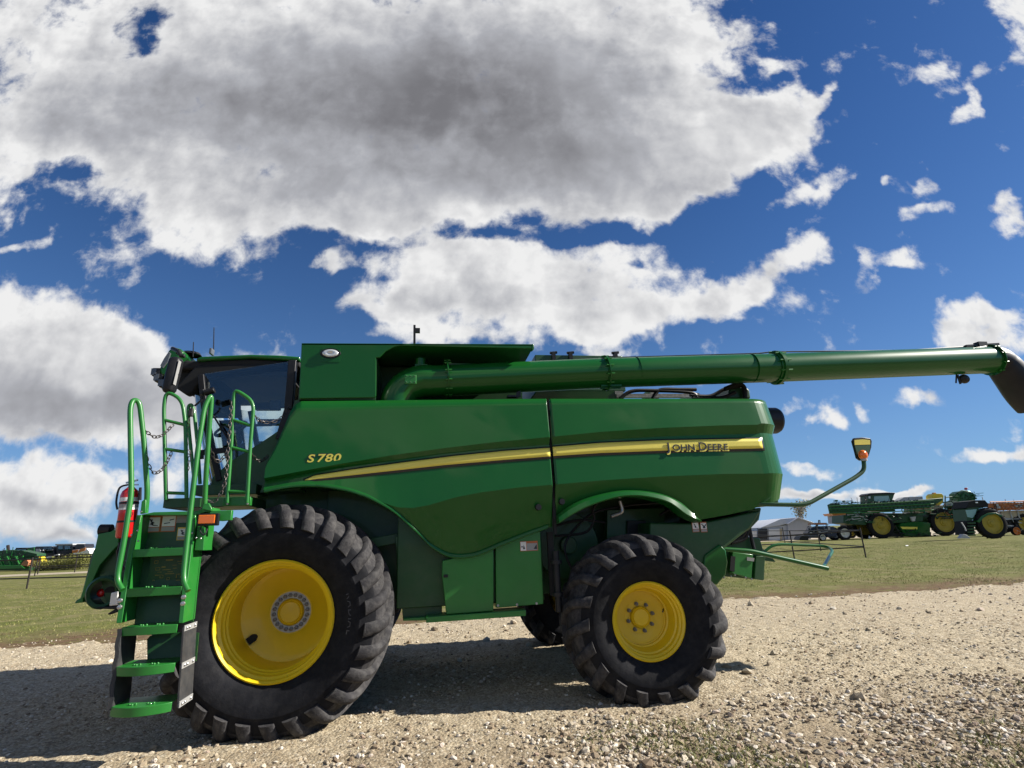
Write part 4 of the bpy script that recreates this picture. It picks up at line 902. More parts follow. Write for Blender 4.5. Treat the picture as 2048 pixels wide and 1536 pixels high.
def dn_old(X, Y):
    d = np.clip(.35+1.1*(fbm(X, Y, .8, 4, 21)-.35), .08, 1); return d*np.clip(1.5-(Y-3)/7., .3, 1)
parts = [scatter(42000, (-6, 8.5), (3.2, 8.2), (.006, .024), 1, 2.2, dn), scatter(20000, (-10, 18), (8.0, 12.6), (.009, .028), 2, 2., dn),
         scatter(16000, (-2.5, 6.5), (3.2, 5.6), (.008, .032), 3, 2.2, lambda X, Y: np.clip((5.5-Y)/1.3+(fbm(X, Y, 1.2, 4, 61)-.5)*2.2, 0, 1)), scatter(120, (-6, 14), (4, 12), (.035, .075), 4, 2.5)]
off = 0; Vs, Fs, Ts = [], [], []
for V, Fi, T_ in parts: Vs.append(V); Fs.append(Fi+off); Ts.append(T_); off += len(V)
o = np_mesh('loose_stones', np.concatenate(Vs), np.concatenate(Fs), M, False, attr=np.concatenate(Ts)); tag(o, 'loose pale limestone gravel scattered over the yard', 'gravel', None, 'stuff')
# grass blades
def blades(N, xr, yr, h, w, seed, dens=None, onroad=False, lean=.5):
    r = np.random.default_rng(seed); X = r.uniform(*xr, N); Y = yr[0]+(yr[1]-yr[0])*r.random(N)**1.5
    if dens is not None: k = r.random(N) < dens(X, Y); X, Y = X[k], Y[k]
    n = len(X); a = r.uniform(0, PI, n); H_ = h*r.uniform(.4, 1.3, n); W_ = w*r.uniform(.6, 1.4, n); z0 = gz(X, Y)-.005 if onroad else np.zeros(n)
    dx, dy = np.cos(a)*W_, np.sin(a)*W_; lx_, ly_ = r.normal(0, lean, n)*H_, r.normal(0, lean, n)*H_
    V = np.stack([np.stack([X-dx, Y-dy, z0], 1), np.stack([X+dx, Y+dy, z0], 1), np.stack([X+lx_, Y+ly_, z0+H_], 1)], 1)
    return V.reshape(-1, 3), np.arange(n*3).reshape(-1, 3), np.repeat(r.random(n), 3)
M, nt, b = NT('grass_blade'); at_ = nt.nodes.new('ShaderNodeAttribute'); at_.attribute_name = 'tone'; tc = nt.nodes.new('ShaderNodeTexCoord').outputs['Object']
g1 = ramp(nt, at_.outputs['Fac'], [(0., (.08, .11, .018)), (.5, (.16, .19, .036)), (.8, (.28, .26, .08)), (1., (.46, .41, .2))])
col = mixc(nt, ramp(nt, noise(nt, tc, .5, 5, .6), [(.4, 0.), (.65, .65)]), g1, (.26, .235, .11))
lk(nt, col, b.inputs['Base Color']); b.inputs['Roughness'].default_value = .7; b.inputs['Specular IOR Level'].default_value = .2
blade_m = M
dg = lambda X, Y: np.clip((Y-12.9+(fbm(X, Y, .45, 4, 8)-.5)*6.)/2.4, 0, 1)*np.clip(.25+3.2*(fbm(X, Y, 1.6, 4, 91)-.3), .12, 1)*np.clip(.3+1.4*(fbm(X, Y, .9, 3, 31)-.3), .1, 1)
parts = [blades(420000, (-24, 42), (12.3, 42), .04, .006, 5, dg, lean=.6)]
o = np_mesh('grass', parts[0][0], parts[0][1], blade_m, attr=parts[0][2]); tag(o, 'short patchy green grass on the field', 'grass', None, 'stuff')
dw = lambda X, Y: np.clip((fbm(X, Y, 1.3, 4, 44)-.52)*8, 0, 1)*.5*np.clip((X-.6)/1.2, 0, 1)*np.clip((5.2-Y)/.7, 0, 1)
dw2 = lambda X, Y: np.clip((fbm(X, Y, 1.3, 4, 77)-.56)*9, 0, 1)*.3
pa = blades(110000, (-.5, 7.5), (3.0, 5.6), .045, .0045, 6, dw, True, .9); pb = blades(5000, (-3, 8), (3.2, 5.6), .05, .003, 7, dw2, True, .9)
Vs = np.concatenate([pa[0], pb[0]]); Fs = np.concatenate([pa[1], pb[1]+len(pa[0])]); Ts = np.concatenate([pa[2]*.55, .6+pb[2]*.4])
o = np_mesh('weeds', Vs, Fs, blade_m, attr=Ts); tag(o, 'sparse green weeds growing through the near gravel', 'weeds', None, 'stuff')

# ================================================================ SKY AND SUN
EL = rad(34); SD = Vector((1, -.12, 0)).normalized(); SUN = Vector((SD.x*math.cos(EL), SD.y*math.cos(EL), math.sin(EL)))
L = bpy.data.lights.new('sun', 'SUN'); L.energy = 5.; L.angle = rad(.53); L.color = (1, .94, .85); lo = bpy.data.objects.new('sun', L); COL.objects.link(lo)
lo.rotation_euler = SUN.to_track_quat('Z', 'Y').to_euler(); lo.location = (0, 0, 30)
W = bpy.data.worlds.new('World'); sc.world = W; W.use_nodes = True; nt = W.node_tree; bg = nt.nodes['Background']
sky = nt.nodes.new('ShaderNodeTexSky'); sky.sky_type = 'NISHITA'; sky.sun_disc = False; sky.sun_elevation = EL; sky.sun_rotation = math.atan2(SD.x, SD.y)
sky.altitude = 300; sky.air_density = 1.; sky.dust_density = .5; sky.ozone_density = 1.6
hs = nt.nodes.new('ShaderNodeHueSaturation'); hs.inputs['Saturation'].default_value = 1.06; hs.inputs['Value'].default_value = 1.; lk(nt, mixc(nt, 1., sky.outputs[0], (.5, .78, 1.25), "MULTIPLY"), hs.inputs['Color'])
tc = nt.nodes.new('ShaderNodeTexCoord').outputs['Generated']
sx = nt.nodes.new('ShaderNodeSeparateXYZ'); lk(nt, tc, sx.inputs[0])
# cloud field laid out in world directions: u = along R0 / forward, v = up / forward (mirrored behind)
def dotv(v):
    n = nt.nodes.new('ShaderNodeVectorMath'); n.operation = 'DOT_PRODUCT'; lk(nt, tc, n.inputs[0]); n.inputs[1].default_value = tuple(v); return n.outputs['Value']
dh = mth(nt, 'MAXIMUM', mth(nt, 'ABSOLUTE', dotv(HF)), .06); uu = mth(nt, 'DIVIDE', dotv(R0), dh); vv = mth(nt, 'DIVIDE', mth(nt, 'MAXIMUM', sx.outputs[2], 0.), dh)
cmb = nt.nodes.new('ShaderNodeCombineXYZ'); lk(nt, uu, cmb.inputs[0]); lk(nt, vv, cmb.inputs[1]); UV = cmb.outputs[0]
wn = nt.nodes.new('ShaderNodeTexNoise'); wn.inputs['Scale'].default_value = 4.; wn.inputs['Detail'].default_value = 5; lk(nt, UV, wn.inputs['Vector'])
wv = nt.nodes.new('ShaderNodeVectorMath'); wv.operation = 'MULTIPLY_ADD'; lk(nt, wn.outputs['Color'], wv.inputs[0]); wv.inputs[1].default_value = (.16, .12, 0); 
sb = nt.nodes.new('ShaderNodeVectorMath'); sb.operation = 'ADD'; lk(nt, UV, sb.inputs[0]); sb.inputs[1].default_value = (-.08, -.06, 0); lk(nt, sb.outputs[0], wv.inputs[2])
wn2 = nt.nodes.new('ShaderNodeTexNoise'); wn2.inputs['Scale'].default_value = 13.; wn2.inputs['Detail'].default_value = 6; lk(nt, UV, wn2.inputs['Vector'])
wv2 = nt.nodes.new('ShaderNodeVectorMath'); wv2.operation = 'MULTIPLY_ADD'; lk(nt, wn2.outputs['Color'], wv2.inputs[0]); wv2.inputs[1].default_value = (.09, .07, 0)
sb2 = nt.nodes.new('ShaderNodeVectorMath'); sb2.operation = 'ADD'; lk(nt, wv.outputs[0], sb2.inputs[0]); sb2.inputs[1].default_value = (-.045, -.035, 0); lk(nt, sb2.outputs[0], wv2.inputs[2]); UVW = wv2.outputs[0]
def skyuv(x, y):
    d = ray(x, y); k = d.dot(HF); return d.dot(R0)/k, d.z/k
s2 = nt.nodes.new('ShaderNodeSeparateXYZ'); lk(nt, UVW, s2.inputs[0])
def total(L_, ex=1.6):
    """sum of soft elliptical cloud masses; each term waits for the one before (keeps the shader small)"""
    prev = mth(nt, 'MULTIPLY', s2.outputs[0], 0.)
    for (x, y, rx, ry, rot, w) in L_:
        u, v = skyuv(x, y); u1, v1 = skyuv(x+rx*.5, y); u0, v0 = skyuv(x-rx*.5, y); sxx = math.hypot(u1-u0, v1-v0)
        u1, v1 = skyuv(x, y+ry*.5); u0, v0 = skyuv(x, y-ry*.5); syy = math.hypot(u1-u0, v1-v0)
        c = nt.nodes.new('ShaderNodeCombineXYZ'); lk(nt, s2.outputs[0], c.inputs[0]); lk(nt, s2.outputs[1], c.inputs[1]); lk(nt, prev, c.inputs[2])
        n = nt.nodes.new('ShaderNodeMapping'); n.vector_type = 'TEXTURE'; lk(nt, c.outputs[0], n.inputs[0])
        n.inputs['Location'].default_value = (u, v, 0); n.inputs['Rotation'].default_value = (0, 0, rad(rot)); n.inputs['Scale'].default_value = (sxx, syy, 1e5)
        d = nt.nodes.new('ShaderNodeVectorMath'); d.operation = 'DOT_PRODUCT'; lk(nt, n.outputs[0], d.inputs[0]); lk(nt, n.outputs[0], d.inputs[1])
        e = mth(nt, 'POWER', .5, mth(nt, 'POWER', d.outputs['Value'], ex)); prev = mth(nt, 'MULTIPLY_ADD', e, w, prev)
    return prev
BL = [(490,850,105,120,0,1.),(980,180,200,120,0,.4),(130,90,330,215,0,1.),(560,160,330,250,0,1.),(950,150,400,235,0,1.),(1270,120,225,230,0,1.),(1080,350,250,62,0,1.),(430,425,110,75,-25,1.),(240,330,150,60,-30,.9),(700,400,180,62,-4,1.),(1450,270,170,45,16,1.),(1300,370,170,40,8,.9),(60,250,160,70,0,.8),(1520,195,120,22,10,.8),(860,440,130,16,0,.7),
      (880,530,110,60,0,1.1),(770,610,90,36,-8,1.),(1060,545,110,70,0,1.1),(1220,560,100,70,0,1.),(1010,625,210,46,-6,1.),(1190,655,90,40,0,1.),(1380,605,120,36,10,1.),(1490,565,120,36,22,1.),(1590,510,50,36,20,.9),(1715,570,66,20,40,.9),(1790,535,50,18,0,.8),(830,672,120,20,0,1.),(1220,705,60,14,0,.9),(1600,610,40,24,0,.5),
      (50,665,190,90,-22,1.2),(220,720,140,62,-20,1.1),(110,790,240,60,-4,1.1),(30,760,150,110,0,1.),(1340,340,150,62,12,1.),(1480,280,140,50,18,1.),(230,740,170,85,-22,1.1),(310,820,90,70,0,.9),(70,975,150,62,0,1.1),(175,955,42,24,0,.9),(70,1062,130,24,0,.9),(170,1078,50,16,0,.8),(20,1020,120,30,0,.9),
      (1720,976,100,13,0,1.1),(1590,985,60,17,0,1.1),(1780,971,60,8,0,.9),(2040,60,46,140,10,1.),(1985,140,50,14,25,.75),(1930,215,16,38,-30,.75),(1880,145,44,16,20,.72),(1665,355,46,18,50,.85),(1590,400,85,18,8,.85),(1855,430,50,16,10,.75),(1845,370,20,20,0,.7),(2000,420,30,55,-30,.85),(1965,390,44,14,20,.75),(1930,635,64,30,10,1.1),(2010,640,60,26,0,.9),(1960,690,90,26,0,1.1),(1640,185,40,16,40,.7),(1530,125,22,16,30,.65),
      (1835,797,62,18,-12,.95),(1650,832,30,14,0,.95),(1995,898,66,14,0,1.),(1590,933,42,10,0,.9),(650,520,36,12,0,.8),(50,485,50,12,10,.75),(10,430,30,30,0,.7),(340,960,50,50,0,.6),(1300,452,26,16,0,.7),(1770,352,16,14,0,.7),(1605,808,30,12,0,.8),(370,820,60,40,0,.5),(1730,820,20,12,0,.7)]
HO = [(1300,460,170,18,0,.6),(150,770,36,24,0,.6),(1020,478,260,12,0,.45),(680,470,110,22,0,.5),(285,75,55,40,-30,1.2),(150,330,70,30,-30,1.1),(760,590,26,20,0,.5),(1275,520,18,14,0,.5),(1400,240,60,12,20,.5)]
D0 = total(BL+[h[:5]+(-h[5],) for h in HO])
def skn(scale, det, rough, offv=None):
    n = nt.nodes.new('ShaderNodeTexNoise'); n.inputs['Scale'].default_value = scale; n.inputs['Detail'].default_value = det; n.inputs['Roughness'].default_value = rough; n.inputs['Distortion'].default_value = .25
    if offv:
        a = nt.nodes.new('ShaderNodeVectorMath'); a.operation = 'ADD'; lk(nt, UV, a.inputs[0]); a.inputs[1].default_value = offv; lk(nt, a.outputs[0], n.inputs['Vector'])
    else: lk(nt, UV, n.inputs['Vector'])
    return n.outputs[0]
nA = skn(5.5, 14, .6); nC = skn(2.6, 5, .5); nD = skn(19, 9, .6)
dens_ = mth(nt, 'ADD', D0, mth(nt, 'ADD', mth(nt, 'MULTIPLY', mth(nt, 'SUBTRACT', nA, .5), 3.), mth(nt, 'MULTIPLY', mth(nt, 'SUBTRACT', nD, .5), 1.9)))
def smooth(v, a, b_):
    m_ = nt.nodes.new('ShaderNodeMapRange'); m_.interpolation_type = 'SMOOTHSTEP'; lk(nt, v, m_.inputs[0]); m_.inputs[1].default_value = a; m_.inputs[2].default_value = b_; return m_.outputs[0]
alpha = smooth(dens_, .3, 1.15)
thick = smooth(dens_, .9, 2.2)
GR = [(470,860,60,60,0,.1),(960,200,330,140,-12,.56),(560,210,330,110,-6,.42),(250,210,230,80,0,.2),(1080,110,200,120,0,.12),(1080,330,120,40,0,.2),(140,790,260,42,-6,.5),(60,850,200,26,0,.2),(60,1010,140,22,0,.35),(850,600,130,24,0,.22),(930,560,50,24,0,.12),(1040,600,150,20,0,.18),(600,370,160,60,0,.15),(90,1075,140,16,0,.4),(1690,982,90,6,0,.3),(1960,915,70,6,0,.2)]
grey = mth(nt, 'ADD', mth(nt, 'MULTIPLY', thick, .16), total(GR, .85))
rA = skn(6, 4, .5); rB = skn(6, 4, .5, (.05, .035, 0)); rC = skn(17, 5, .55); rD = skn(17, 5, .55, (.015, .01, 0))
relief = mth(nt, 'ADD', mth(nt, 'MULTIPLY', mth(nt, 'SUBTRACT', rA, rB), .75), mth(nt, 'MULTIPLY', mth(nt, 'SUBTRACT', rC, rD), .35))
relief = mth(nt, 'MULTIPLY', relief, mth(nt, 'SUBTRACT', 1., mth(nt, 'MULTIPLY', grey, .9), None, True))
lum = mth(nt, 'SUBTRACT', mth(nt, 'ADD', mth(nt, 'MULTIPLY_ADD', mth(nt, 'SUBTRACT', nC, .5), .35, .97), relief), mth(nt, 'MULTIPLY', grey, .72)); lum = mth(nt, 'MAXIMUM', mth(nt, 'MINIMUM', lum, 1.15), .1)
cc = ramp(nt, lum, [(0., (.12, .12, .135)), (.3, (.22, .22, .24)), (.6, (.5, .51, .55)), (.95, (1., 1., 1.))])
CLOUD = 12.6; SKYS = 1.
vs_ = nt.nodes.new('ShaderNodeVectorMath'); vs_.operation = 'SCALE'; lk(nt, cc, vs_.inputs[0]); vs_.inputs['Scale'].default_value = CLOUD
hz = mth(nt, 'MULTIPLY', mth(nt, 'POWER', 2.718, mth(nt, 'MULTIPLY', mth(nt, 'MAXIMUM', sx.outputs[2], 0.), -5.5)), .92)
clear = mixc(nt, hz, hs.outputs[0], (4.1, 7.2, 11.3))
fin = mixc(nt, mth(nt, 'MULTIPLY', alpha, smooth(sx.outputs[2], .004, .03)), clear, vs_.outputs[0]); fin_up = smooth(sx.outputs[2], -.01, .004)
lk(nt, fin, bg.inputs[0]); bg.inputs[1].default_value = .038
W.cycles.sampling_method = 'MANUAL'; W.cycles.sample_map_resolution = 1024
sc.view_settings.view_transform = 'Standard'; sc.view_settings.look = 'None'; sc.view_settings.exposure = .85; sc.view_settings.gamma = 1
# ================================================================ FAR THINGS
class Far:
    """frame standing at horizontal distance D, local x to the right, y away, z up"""
    def __init__(s, name, x, D, label, cat, group=None):
        p = aD(x, 1060, D); s.p = Vector((p.x, p.y, 0)); s.D = D
        s.o = bpy.data.objects.new(name, None); COL.objects.link(s.o); s.o.location = s.p; s.o.rotation_euler.z = -PSI; tag(s.o, label, cat, group)
    def L(s, x, y, off=0):
        q = aD(x, y, s.D)-s.p; return Vector((q.dot(R0), off, max(q.z, .02)))
    def B(s, x0, x1, y0, y1, o0, o1, name, m_, par=None, bv=.02, z0=None):
        a, b = s.L(x0, y0), s.L(x1, y1); xm = s.L(x0, (y0+y1)/2).x, s.L(x1, (y0+y1)/2).x
        return MB().box((xm[0], o0, b.z if z0 is None else z0), (xm[1], o1, a.z)).build(name, m_, par or s.o, 30, bv)
    def P(s, pts, o0, o1, name, m_, par=None, bv=.015):
        return MB().prism([s.L(x, y, o0) for x, y in pts], (0, o1-o0, 0)).build(name, m_, par or s.o, 30, bv)
    def T(s, pts, r, off, name, m_, par=None):
        return MB().tube([s.L(x, y, off) for x, y in pts], r, 6).build(name, m_, par or s.o)
    def wheel(s, x, rpx, rim, off, w, rimm='yellow_shaded_dusty', lug=14, oxr=1.):
        c = s.L(x, 1060); a = s.L(x-rpx, 1060); R = c.x-a.x; r = R*rim; c = Vector((c.x, off, R*.97))
        e = bpy.data.objects.new('wheel', None); COL.objects.link(e); e.parent = s.o
        mb = MB(); mb.lathe([(0, r), (-.02, r+.05), (-.02, R*.9), (.03, R*.96), (w*.5, R*.97), (w-.03, R*.96), (w, R*.9), (w, r)], c, 'Y', 48)
        for i in range(lug*2):
            a = PI*i/lug; d = Vector((math.cos(a), 0, math.sin(a))); t = Vector((-d.z, 0, d.x))*R*.09; y0_ = .0 if i % 2 else w*.5
            mb.loft([[c+d*(R*.93)-t*.35+Vector((0,y0_,0)), c+d*R-t*.3+Vector((0,y0_,0)), c+d*R+t*.3+Vector((0,y0_,0)), c+d*R*.93+t*.35+Vector((0,y0_,0))], [c+d*R*.93-t*.35+t*1.2+Vector((0,y0_+w*.5,0)), c+d*R-t*.3+t*1.2+Vector((0,y0_+w*.5,0)), c+d*R+t*.3+t*1.2+Vector((0,y0_+w*.5,0)), c+d*R*.93+t*.35+t*1.2+Vector((0,y0_+w*.5,0))]])
        mb.build('tyre', 'tyre_rubber', e, 40)
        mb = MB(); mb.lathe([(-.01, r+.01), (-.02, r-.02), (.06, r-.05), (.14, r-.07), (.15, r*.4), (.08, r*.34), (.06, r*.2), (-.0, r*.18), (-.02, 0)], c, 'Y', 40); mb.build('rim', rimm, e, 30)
        return e
def clutter(s, x0, x1, y0, y1, off, n, mats, seed, name='fittings', wmax=.09):
    r = random.Random(seed)
    for k, m_ in enumerate(mats):
        mb = MB()
        for i in range(n):
            a = s.L(r.uniform(x0, x1), r.uniform(y0, y1), off+r.uniform(-.08, .08)); t = r.random()
            if t < .45: mb.bar(a, a+Vector((r.uniform(.2, 1.1), 0, r.uniform(-.12, .12))), r.uniform(.02, wmax), r.uniform(.02, wmax))
            elif t < .7: mb.bar(a, a+Vector((r.uniform(-.15, .15), 0, r.uniform(.15, .5))), r.uniform(.02, wmax), r.uniform(.02, wmax))
            elif t < .85: mb.tube([a, a+Vector((.15, -.03, .12*r.choice((-1, 1)))), a+Vector((.35, 0, 0)), a+Vector((.5, 0, .1))], .018, 5)
            else: mb.box(a, a+Vector((r.uniform(.08, .3), .12, r.uniform(.06, .22))))
        tag(mb.build(name, m_, s.o, 0), kind='stuff')
def Dof(x, y): return aZ(x, y).dot(HF)
# ---- self-propelled sprayer
s = Far('field_sprayer', 1780, Dof(1765,1077), 'green self-propelled field sprayer with folded boom and yellow chemical tank on the lot', 'sprayer')
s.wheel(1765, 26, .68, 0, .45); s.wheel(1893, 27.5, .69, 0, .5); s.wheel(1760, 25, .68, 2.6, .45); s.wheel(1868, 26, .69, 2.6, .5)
s.P([(1690,1030),(1738,1026),(1850,1026),(1850,1042),(1790,1046),(1740,1042),(1735,1050),(1700,1048),(1690,1046)], .3, 2.6, 'chassis', 'green_dark')
s.P([(1800,1052),(1805,1046),(1838,1043),(1862,1046),(1862,1075),(1812,1072)], .1, 2.2, 'fuel_tank', 'green_paint')
s.P([(1802,1053.5),(1836,1054),(1836,1058.5),(1806,1058)], .09, .1, 'stripe', 'decal_yellow', bv=0)
cb = s.P([(1743,990),(1748,986),(1796,984),(1797,988),(1792,1003),(1795,1010),(1800,1022),(1744,1022)], .7, 2.1, 'cab', 'green_dark')
s.P([(1741,989),(1746,985.5),(1780,984),(1797,984.5),(1797,987.5),(1760,988),(1743,991)], .6, 2.2, 'cab_roof', 'black_plastic')
s.P([(1756,992),(1785,990.5),(1788,1001),(1770,1003.5),(1756,1001)], .67, .7, 'cab_window', 'pale_window', cb, 0); s.P([(1744.5,992),(1748.5,991.5),(1748.5,996),(1745,996)], .67, .7, 'cab_window', 'label_white', cb, 0)
s.T([(1737,993),(1739,1001)], .08, .6, 'mirror', 'black_plastic')
bm_ = s.P([(1653,1010),(1660,1006.5),(1672,1006.5),(1680,1010),(1740,1006),(1810,1002),(1880,996),(1882,1000),(1860,1014),(1800,1018),(1720,1024),(1657,1027)], -.35, -.1, 'boom', 'green_dark', bv=.04)
for k, (ya, yb) in enumerate(((1012,1003),(1017.5,1010),(1022,1016.5),(1026,1022))): s.T([(1654,ya+1),(1740,(ya+yb)/2+1),(1862,yb-2)], .055, -.42, 'boom_tube', 'green_frame' if k % 2 else 'green_paint', bm_)
mb = MB()
for i in range(26):
    x = 1660+i*8; a = s.L(x, 1012-i*.35, -.4); b = s.L(x+4, 1024-i*.45, -.4); mb.bar(a, b, .03, .03); mb.bar(b, s.L(x+8, 1012-i*.35, -.4), .03, .03)
mb.build('boom_lattice', 'green_dark', bm_, 0)
for x, y in ((1699,1004),(1727,1002),(1665,1007),(1720,1005),(1692,1007)):
    c = s.L(x, y, -.3); MB().tube([c+Vector((math.cos(q)*.13, 0, math.sin(q)*.13)) for q in [PI*k/8 for k in range(9)]], .025, 6).build('hose_loop', 'black_plastic', bm_)
mb = MB()
for i in range(30): x = 1660+i*6.5; c = s.L(x, 1009-i*.25+random.uniform(-1, 1), -.4); h_ = random.uniform(.04, .12); mb.box(c, c+Vector((random.uniform(.05,.16), .1, h_)))
mb.build('nozzle_bodies', 'black_plastic', bm_, 0)
s.P([(1867,991),(1871,987),(1886,987),(1890,991),(1889,1005),(1883,1010),(1871,1009),(1868,1002)], .2, 1.2, 'rinse_tank', 'bright_yellow'); s.B(1874, 1879, 984.5, 987.5, .5, .8, 'tank_cap', 'orange_faded')
s.P([(1870,1010),(1889,1010),(1892,1020),(1870,1020)], .3, 1.2, 'tank_frame', 'tan_tank'); s.P([(1828,1016),(1862,1015),(1862,1025),(1826,1026)], -.05, 1.6, 'solution_tank', 'tan_tank')
s.P([(1810,1000),(1820,993),(1858,991),(1860,1003),(1812,1008)], 1., 2., 'main_tank', 'pale_grey')
for pts in ([(1893,995),(1905,993),(1920,996),(1938,992)], [(1888,1005),(1905,1002),(1918,1012),(1905,1020)], [(1906,1000),(1915,987),(1926,981),(1938,982)], [(1892,1015),(1930,1013),(1950,1014)], [(1893,991),(1893,1030)], [(1914,1003),(1935,1013)]):
    s.T(pts, .06, .2, 'boom_linkage', 'green_dark')
s.P([(1917,987),(1924,982),(1937,983),(1946,988),(1949,997),(1945,1005),(1950,1015),(1915,1018),(1900,1012),(1912,1003),(1918,998)], -.2, 1.4, 'boom_rack', 'green_paint')
mb = MB()
for i in range(40): c = s.L(random.uniform(1915,1948), random.uniform(985,1014), -.25); mb.box(c, c+Vector((random.uniform(.05,.3), .1, random.uniform(.05,.2))))
mb.build('rack_fittings', 'green_dark', None or s.o, 0); s.T([(1936,976),(1937,984)], .05, .3, 'beacon_stalk', 'black_plastic'); s.P([(1934,975),(1938,975),(1938,979),(1934,979)], .2, .4, 'beacon', 'red_paint')
s.P([(1865,1018),(1930,1018),(1938,1045),(1900,1040),(1865,1045)], .6, 2.2, 'rear_frame', 'green_dark'); s.P([(1909,1030),(1930,1029),(1930,1034),(1909,1035)], .55, .6, 'stripe', 'decal_yellow', bv=0)
s.P([(1735,1022),(1790,1026),(1830,1043),(1800,1048),(1745,1040)], 1.0, 1.5, 'mudguard', 'black_plastic'); s.P([(1820,1034),(1831,1033),(1829,1042),(1824,1043)], -.1, .1, 'cap', 'pale_grey')
s.T([(1790,1050),(1800,1066),(1830,1070),(1865,1072)], .06, .1, 'axle_guard', 'black_plastic'); s.P([(1785,1066),(1868,1064),(1868,1074),(1785,1074)], .4, 2.4, 'axle_beam', 'black_plastic')
clutter(s, 1690, 1735, 1028, 1046, -.05, 14, ('green_paint', 'black_plastic', 'pale_grey'), 1); clutter(s, 1800, 1862, 1012, 1030, -.15, 16, ('green_paint', 'black_plastic', 'tan_tank'), 2)
clutter(s, 1868, 1950, 1008, 1040, -.1, 26, ('green_dark', 'green_paint', 'black_plastic', 'orange_faded'), 3); clutter(s, 1915, 1948, 985, 1012, -.35, 22, ('green_paint', 'green_dark'), 4); clutter(s, 1785, 1870, 1060, 1075, 0., 16, ('black_plastic', 'green_dark'), 5); clutter(s, 1740, 1800, 1026, 1045, .05, 12, ('black_plastic', 'green_paint'), 6)
clutter(s, 1658, 1850, 1003, 1012, -.3, 34, ('black_plastic', 'green_dark', 'green_paint'), 7, wmax=.05)
# ---- tractor right of it
s = Far('row_crop_tractor', 1975, Dof(1985,1077.5), 'green tractor with lugged yellow-rimmed rear wheel and dark cab in front of the orange sprayer', 'tractor')
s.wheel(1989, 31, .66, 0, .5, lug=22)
s.P([(1938,1018),(1944,1013),(1972,1014),(1974,1022),(1962,1034),(1950,1040),(1940,1042)], .3, 1.8, 'cab', 'green_dark'); s.P([(1936,1016),(1943,1002),(1955,1000),(1974,1000),(1981,1008),(1980,1014),(1968,1013)], .2, 1.9, 'cab_roof', 'black_matt')
s.P([(1936,1020),(1958,1018),(1956,1027),(1950,1036),(1940,1034)], .24, .28, 'cab_window', 'pale_window', bv=0); s.P([(1962,1016),(1970,1015),(1969,1022),(1963,1022)], .24, .28, 'cab_window', 'far_glass', bv=0); s.B(1954, 1959, 1004, 1006, .15, .2, 'lamp', 'lamp_glass')
fe = [(1953,1043),(1962,1032),(1975,1026),(1990,1025),(2003,1030),(2004,1034),(1990,1028.5),(1976,1030),(1966,1036),(1958,1046)]
s.P(fe, -.05, .5, 'fender', 'green_paint')
s.P([(1935,1042),(1953,1040),(1956,1068),(1936,1070)], .3, 1.4, 'frame', 'black_matt')
for i in range(5): s.B(1938, 1951, 1045+i*6, 1047.5+i*6, -.05, .2, 'step', 'green_dark')
s.T([(1972,993),(1975,1003)], .03, .4, 'antenna', 'pale_grey'); s.T([(1921,1045),(1928,1056),(1930,1062)], .05, -.1, 'front_mudguard', 'pale_grey'); s.P([(1917,1077),(1923,1068),(1930,1070),(1938,1077)], -.2, .2, 'drawbar', 'pale_grey')
# ---- orange sprayer
s = Far('orange_sprayer', 2030, Dof(1985,1077.5)+6, 'orange trailed sprayer with folded booms and tan tank behind the tractor', 'sprayer')
for k in range(5): s.T([(1978,1004+k*4.4),(2010,1003.5+k*4),(2080,1001+k*4)], .06, -.1+.05*k, 'boom_tube', 'orange_faded' if k % 2 else 'orange_paint')
mb = MB()
for i in range(16): a = s.L(1980+i*6, 1005, -.05); b = s.L(1983+i*6, 1021, -.05); mb.bar(a, b, .035, .035); mb.bar(b, s.L(1986+i*6, 1005, -.05), .035, .035)
mb.build('boom_lattice', 'orange_faded', s.o, 0)
s.P([(1982,1006),(2070,1004),(2070,1018),(1984,1020)], .3, .5, 'boom_panel', 'orange_faded')
s.P([(1996,1022),(2070,1020),(2070,1035),(2000,1036)], .4, 2.2, 'tank', 'tan_tank')
for x in (1996, 2027, 2042): s.B(x, x+2.5, 1020, 1036, .3, .4, 'tank_strap', 'pale_grey')
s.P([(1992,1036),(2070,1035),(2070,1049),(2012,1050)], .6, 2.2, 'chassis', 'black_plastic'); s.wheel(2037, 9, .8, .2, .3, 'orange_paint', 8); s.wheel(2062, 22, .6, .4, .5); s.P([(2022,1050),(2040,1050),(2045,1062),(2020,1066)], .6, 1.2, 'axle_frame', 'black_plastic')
s.P([(2030,1050),(2038,1050),(2046,1056),(2032,1056)], .55, .6, 'hose_bundle', 'pale_grey')
for x in (2003, 2011, 2020): s.B(x, x+3, 1005, 1009, .0, .2, 'float', 'label_white')
clutter(s, 1985, 2050, 1004, 1020, -.1, 20, ('orange_faded', 'orange_paint', 'black_plastic', 'pale_grey'), 8, wmax=.05); clutter(s, 2000, 2050, 1036, 1066, .3, 14, ('black_plastic', 'pale_grey'), 9)
# ---- orange combine behind the boom
s = Far('orange_spreader', 1690, 68, 'machine with orange hopper partly hidden behind the green boom tip', 'spreader')
s.P([(1663,1027),(1692,1024),(1692,1030),(1667,1031.5)], 0, 2, 'hopper', 'orange_paint'); s.P([(1671,1031),(1690,1031),(1690,1047),(1673,1047)], .1, 1.8, 'engine_block', 'pale_grey'); s.P([(1691,1026),(1736,1026),(1736,1047),(1690,1048)], 0, 2, 'body', 'green_dark')
for i in range(6): s.B(1672+i*3, 1673.5+i*3, 1033, 1046, 0, .1, 'radiator_rib', 'black_plastic')
s.P([(1695,1048),(1735,1047),(1735,1060),(1700,1066)], .3, 1.6, 'chassis', 'black_plastic'); s.wheel(1725, 12, .5, .2, .4); s.wheel(1704, 10, .5, .2, .4)
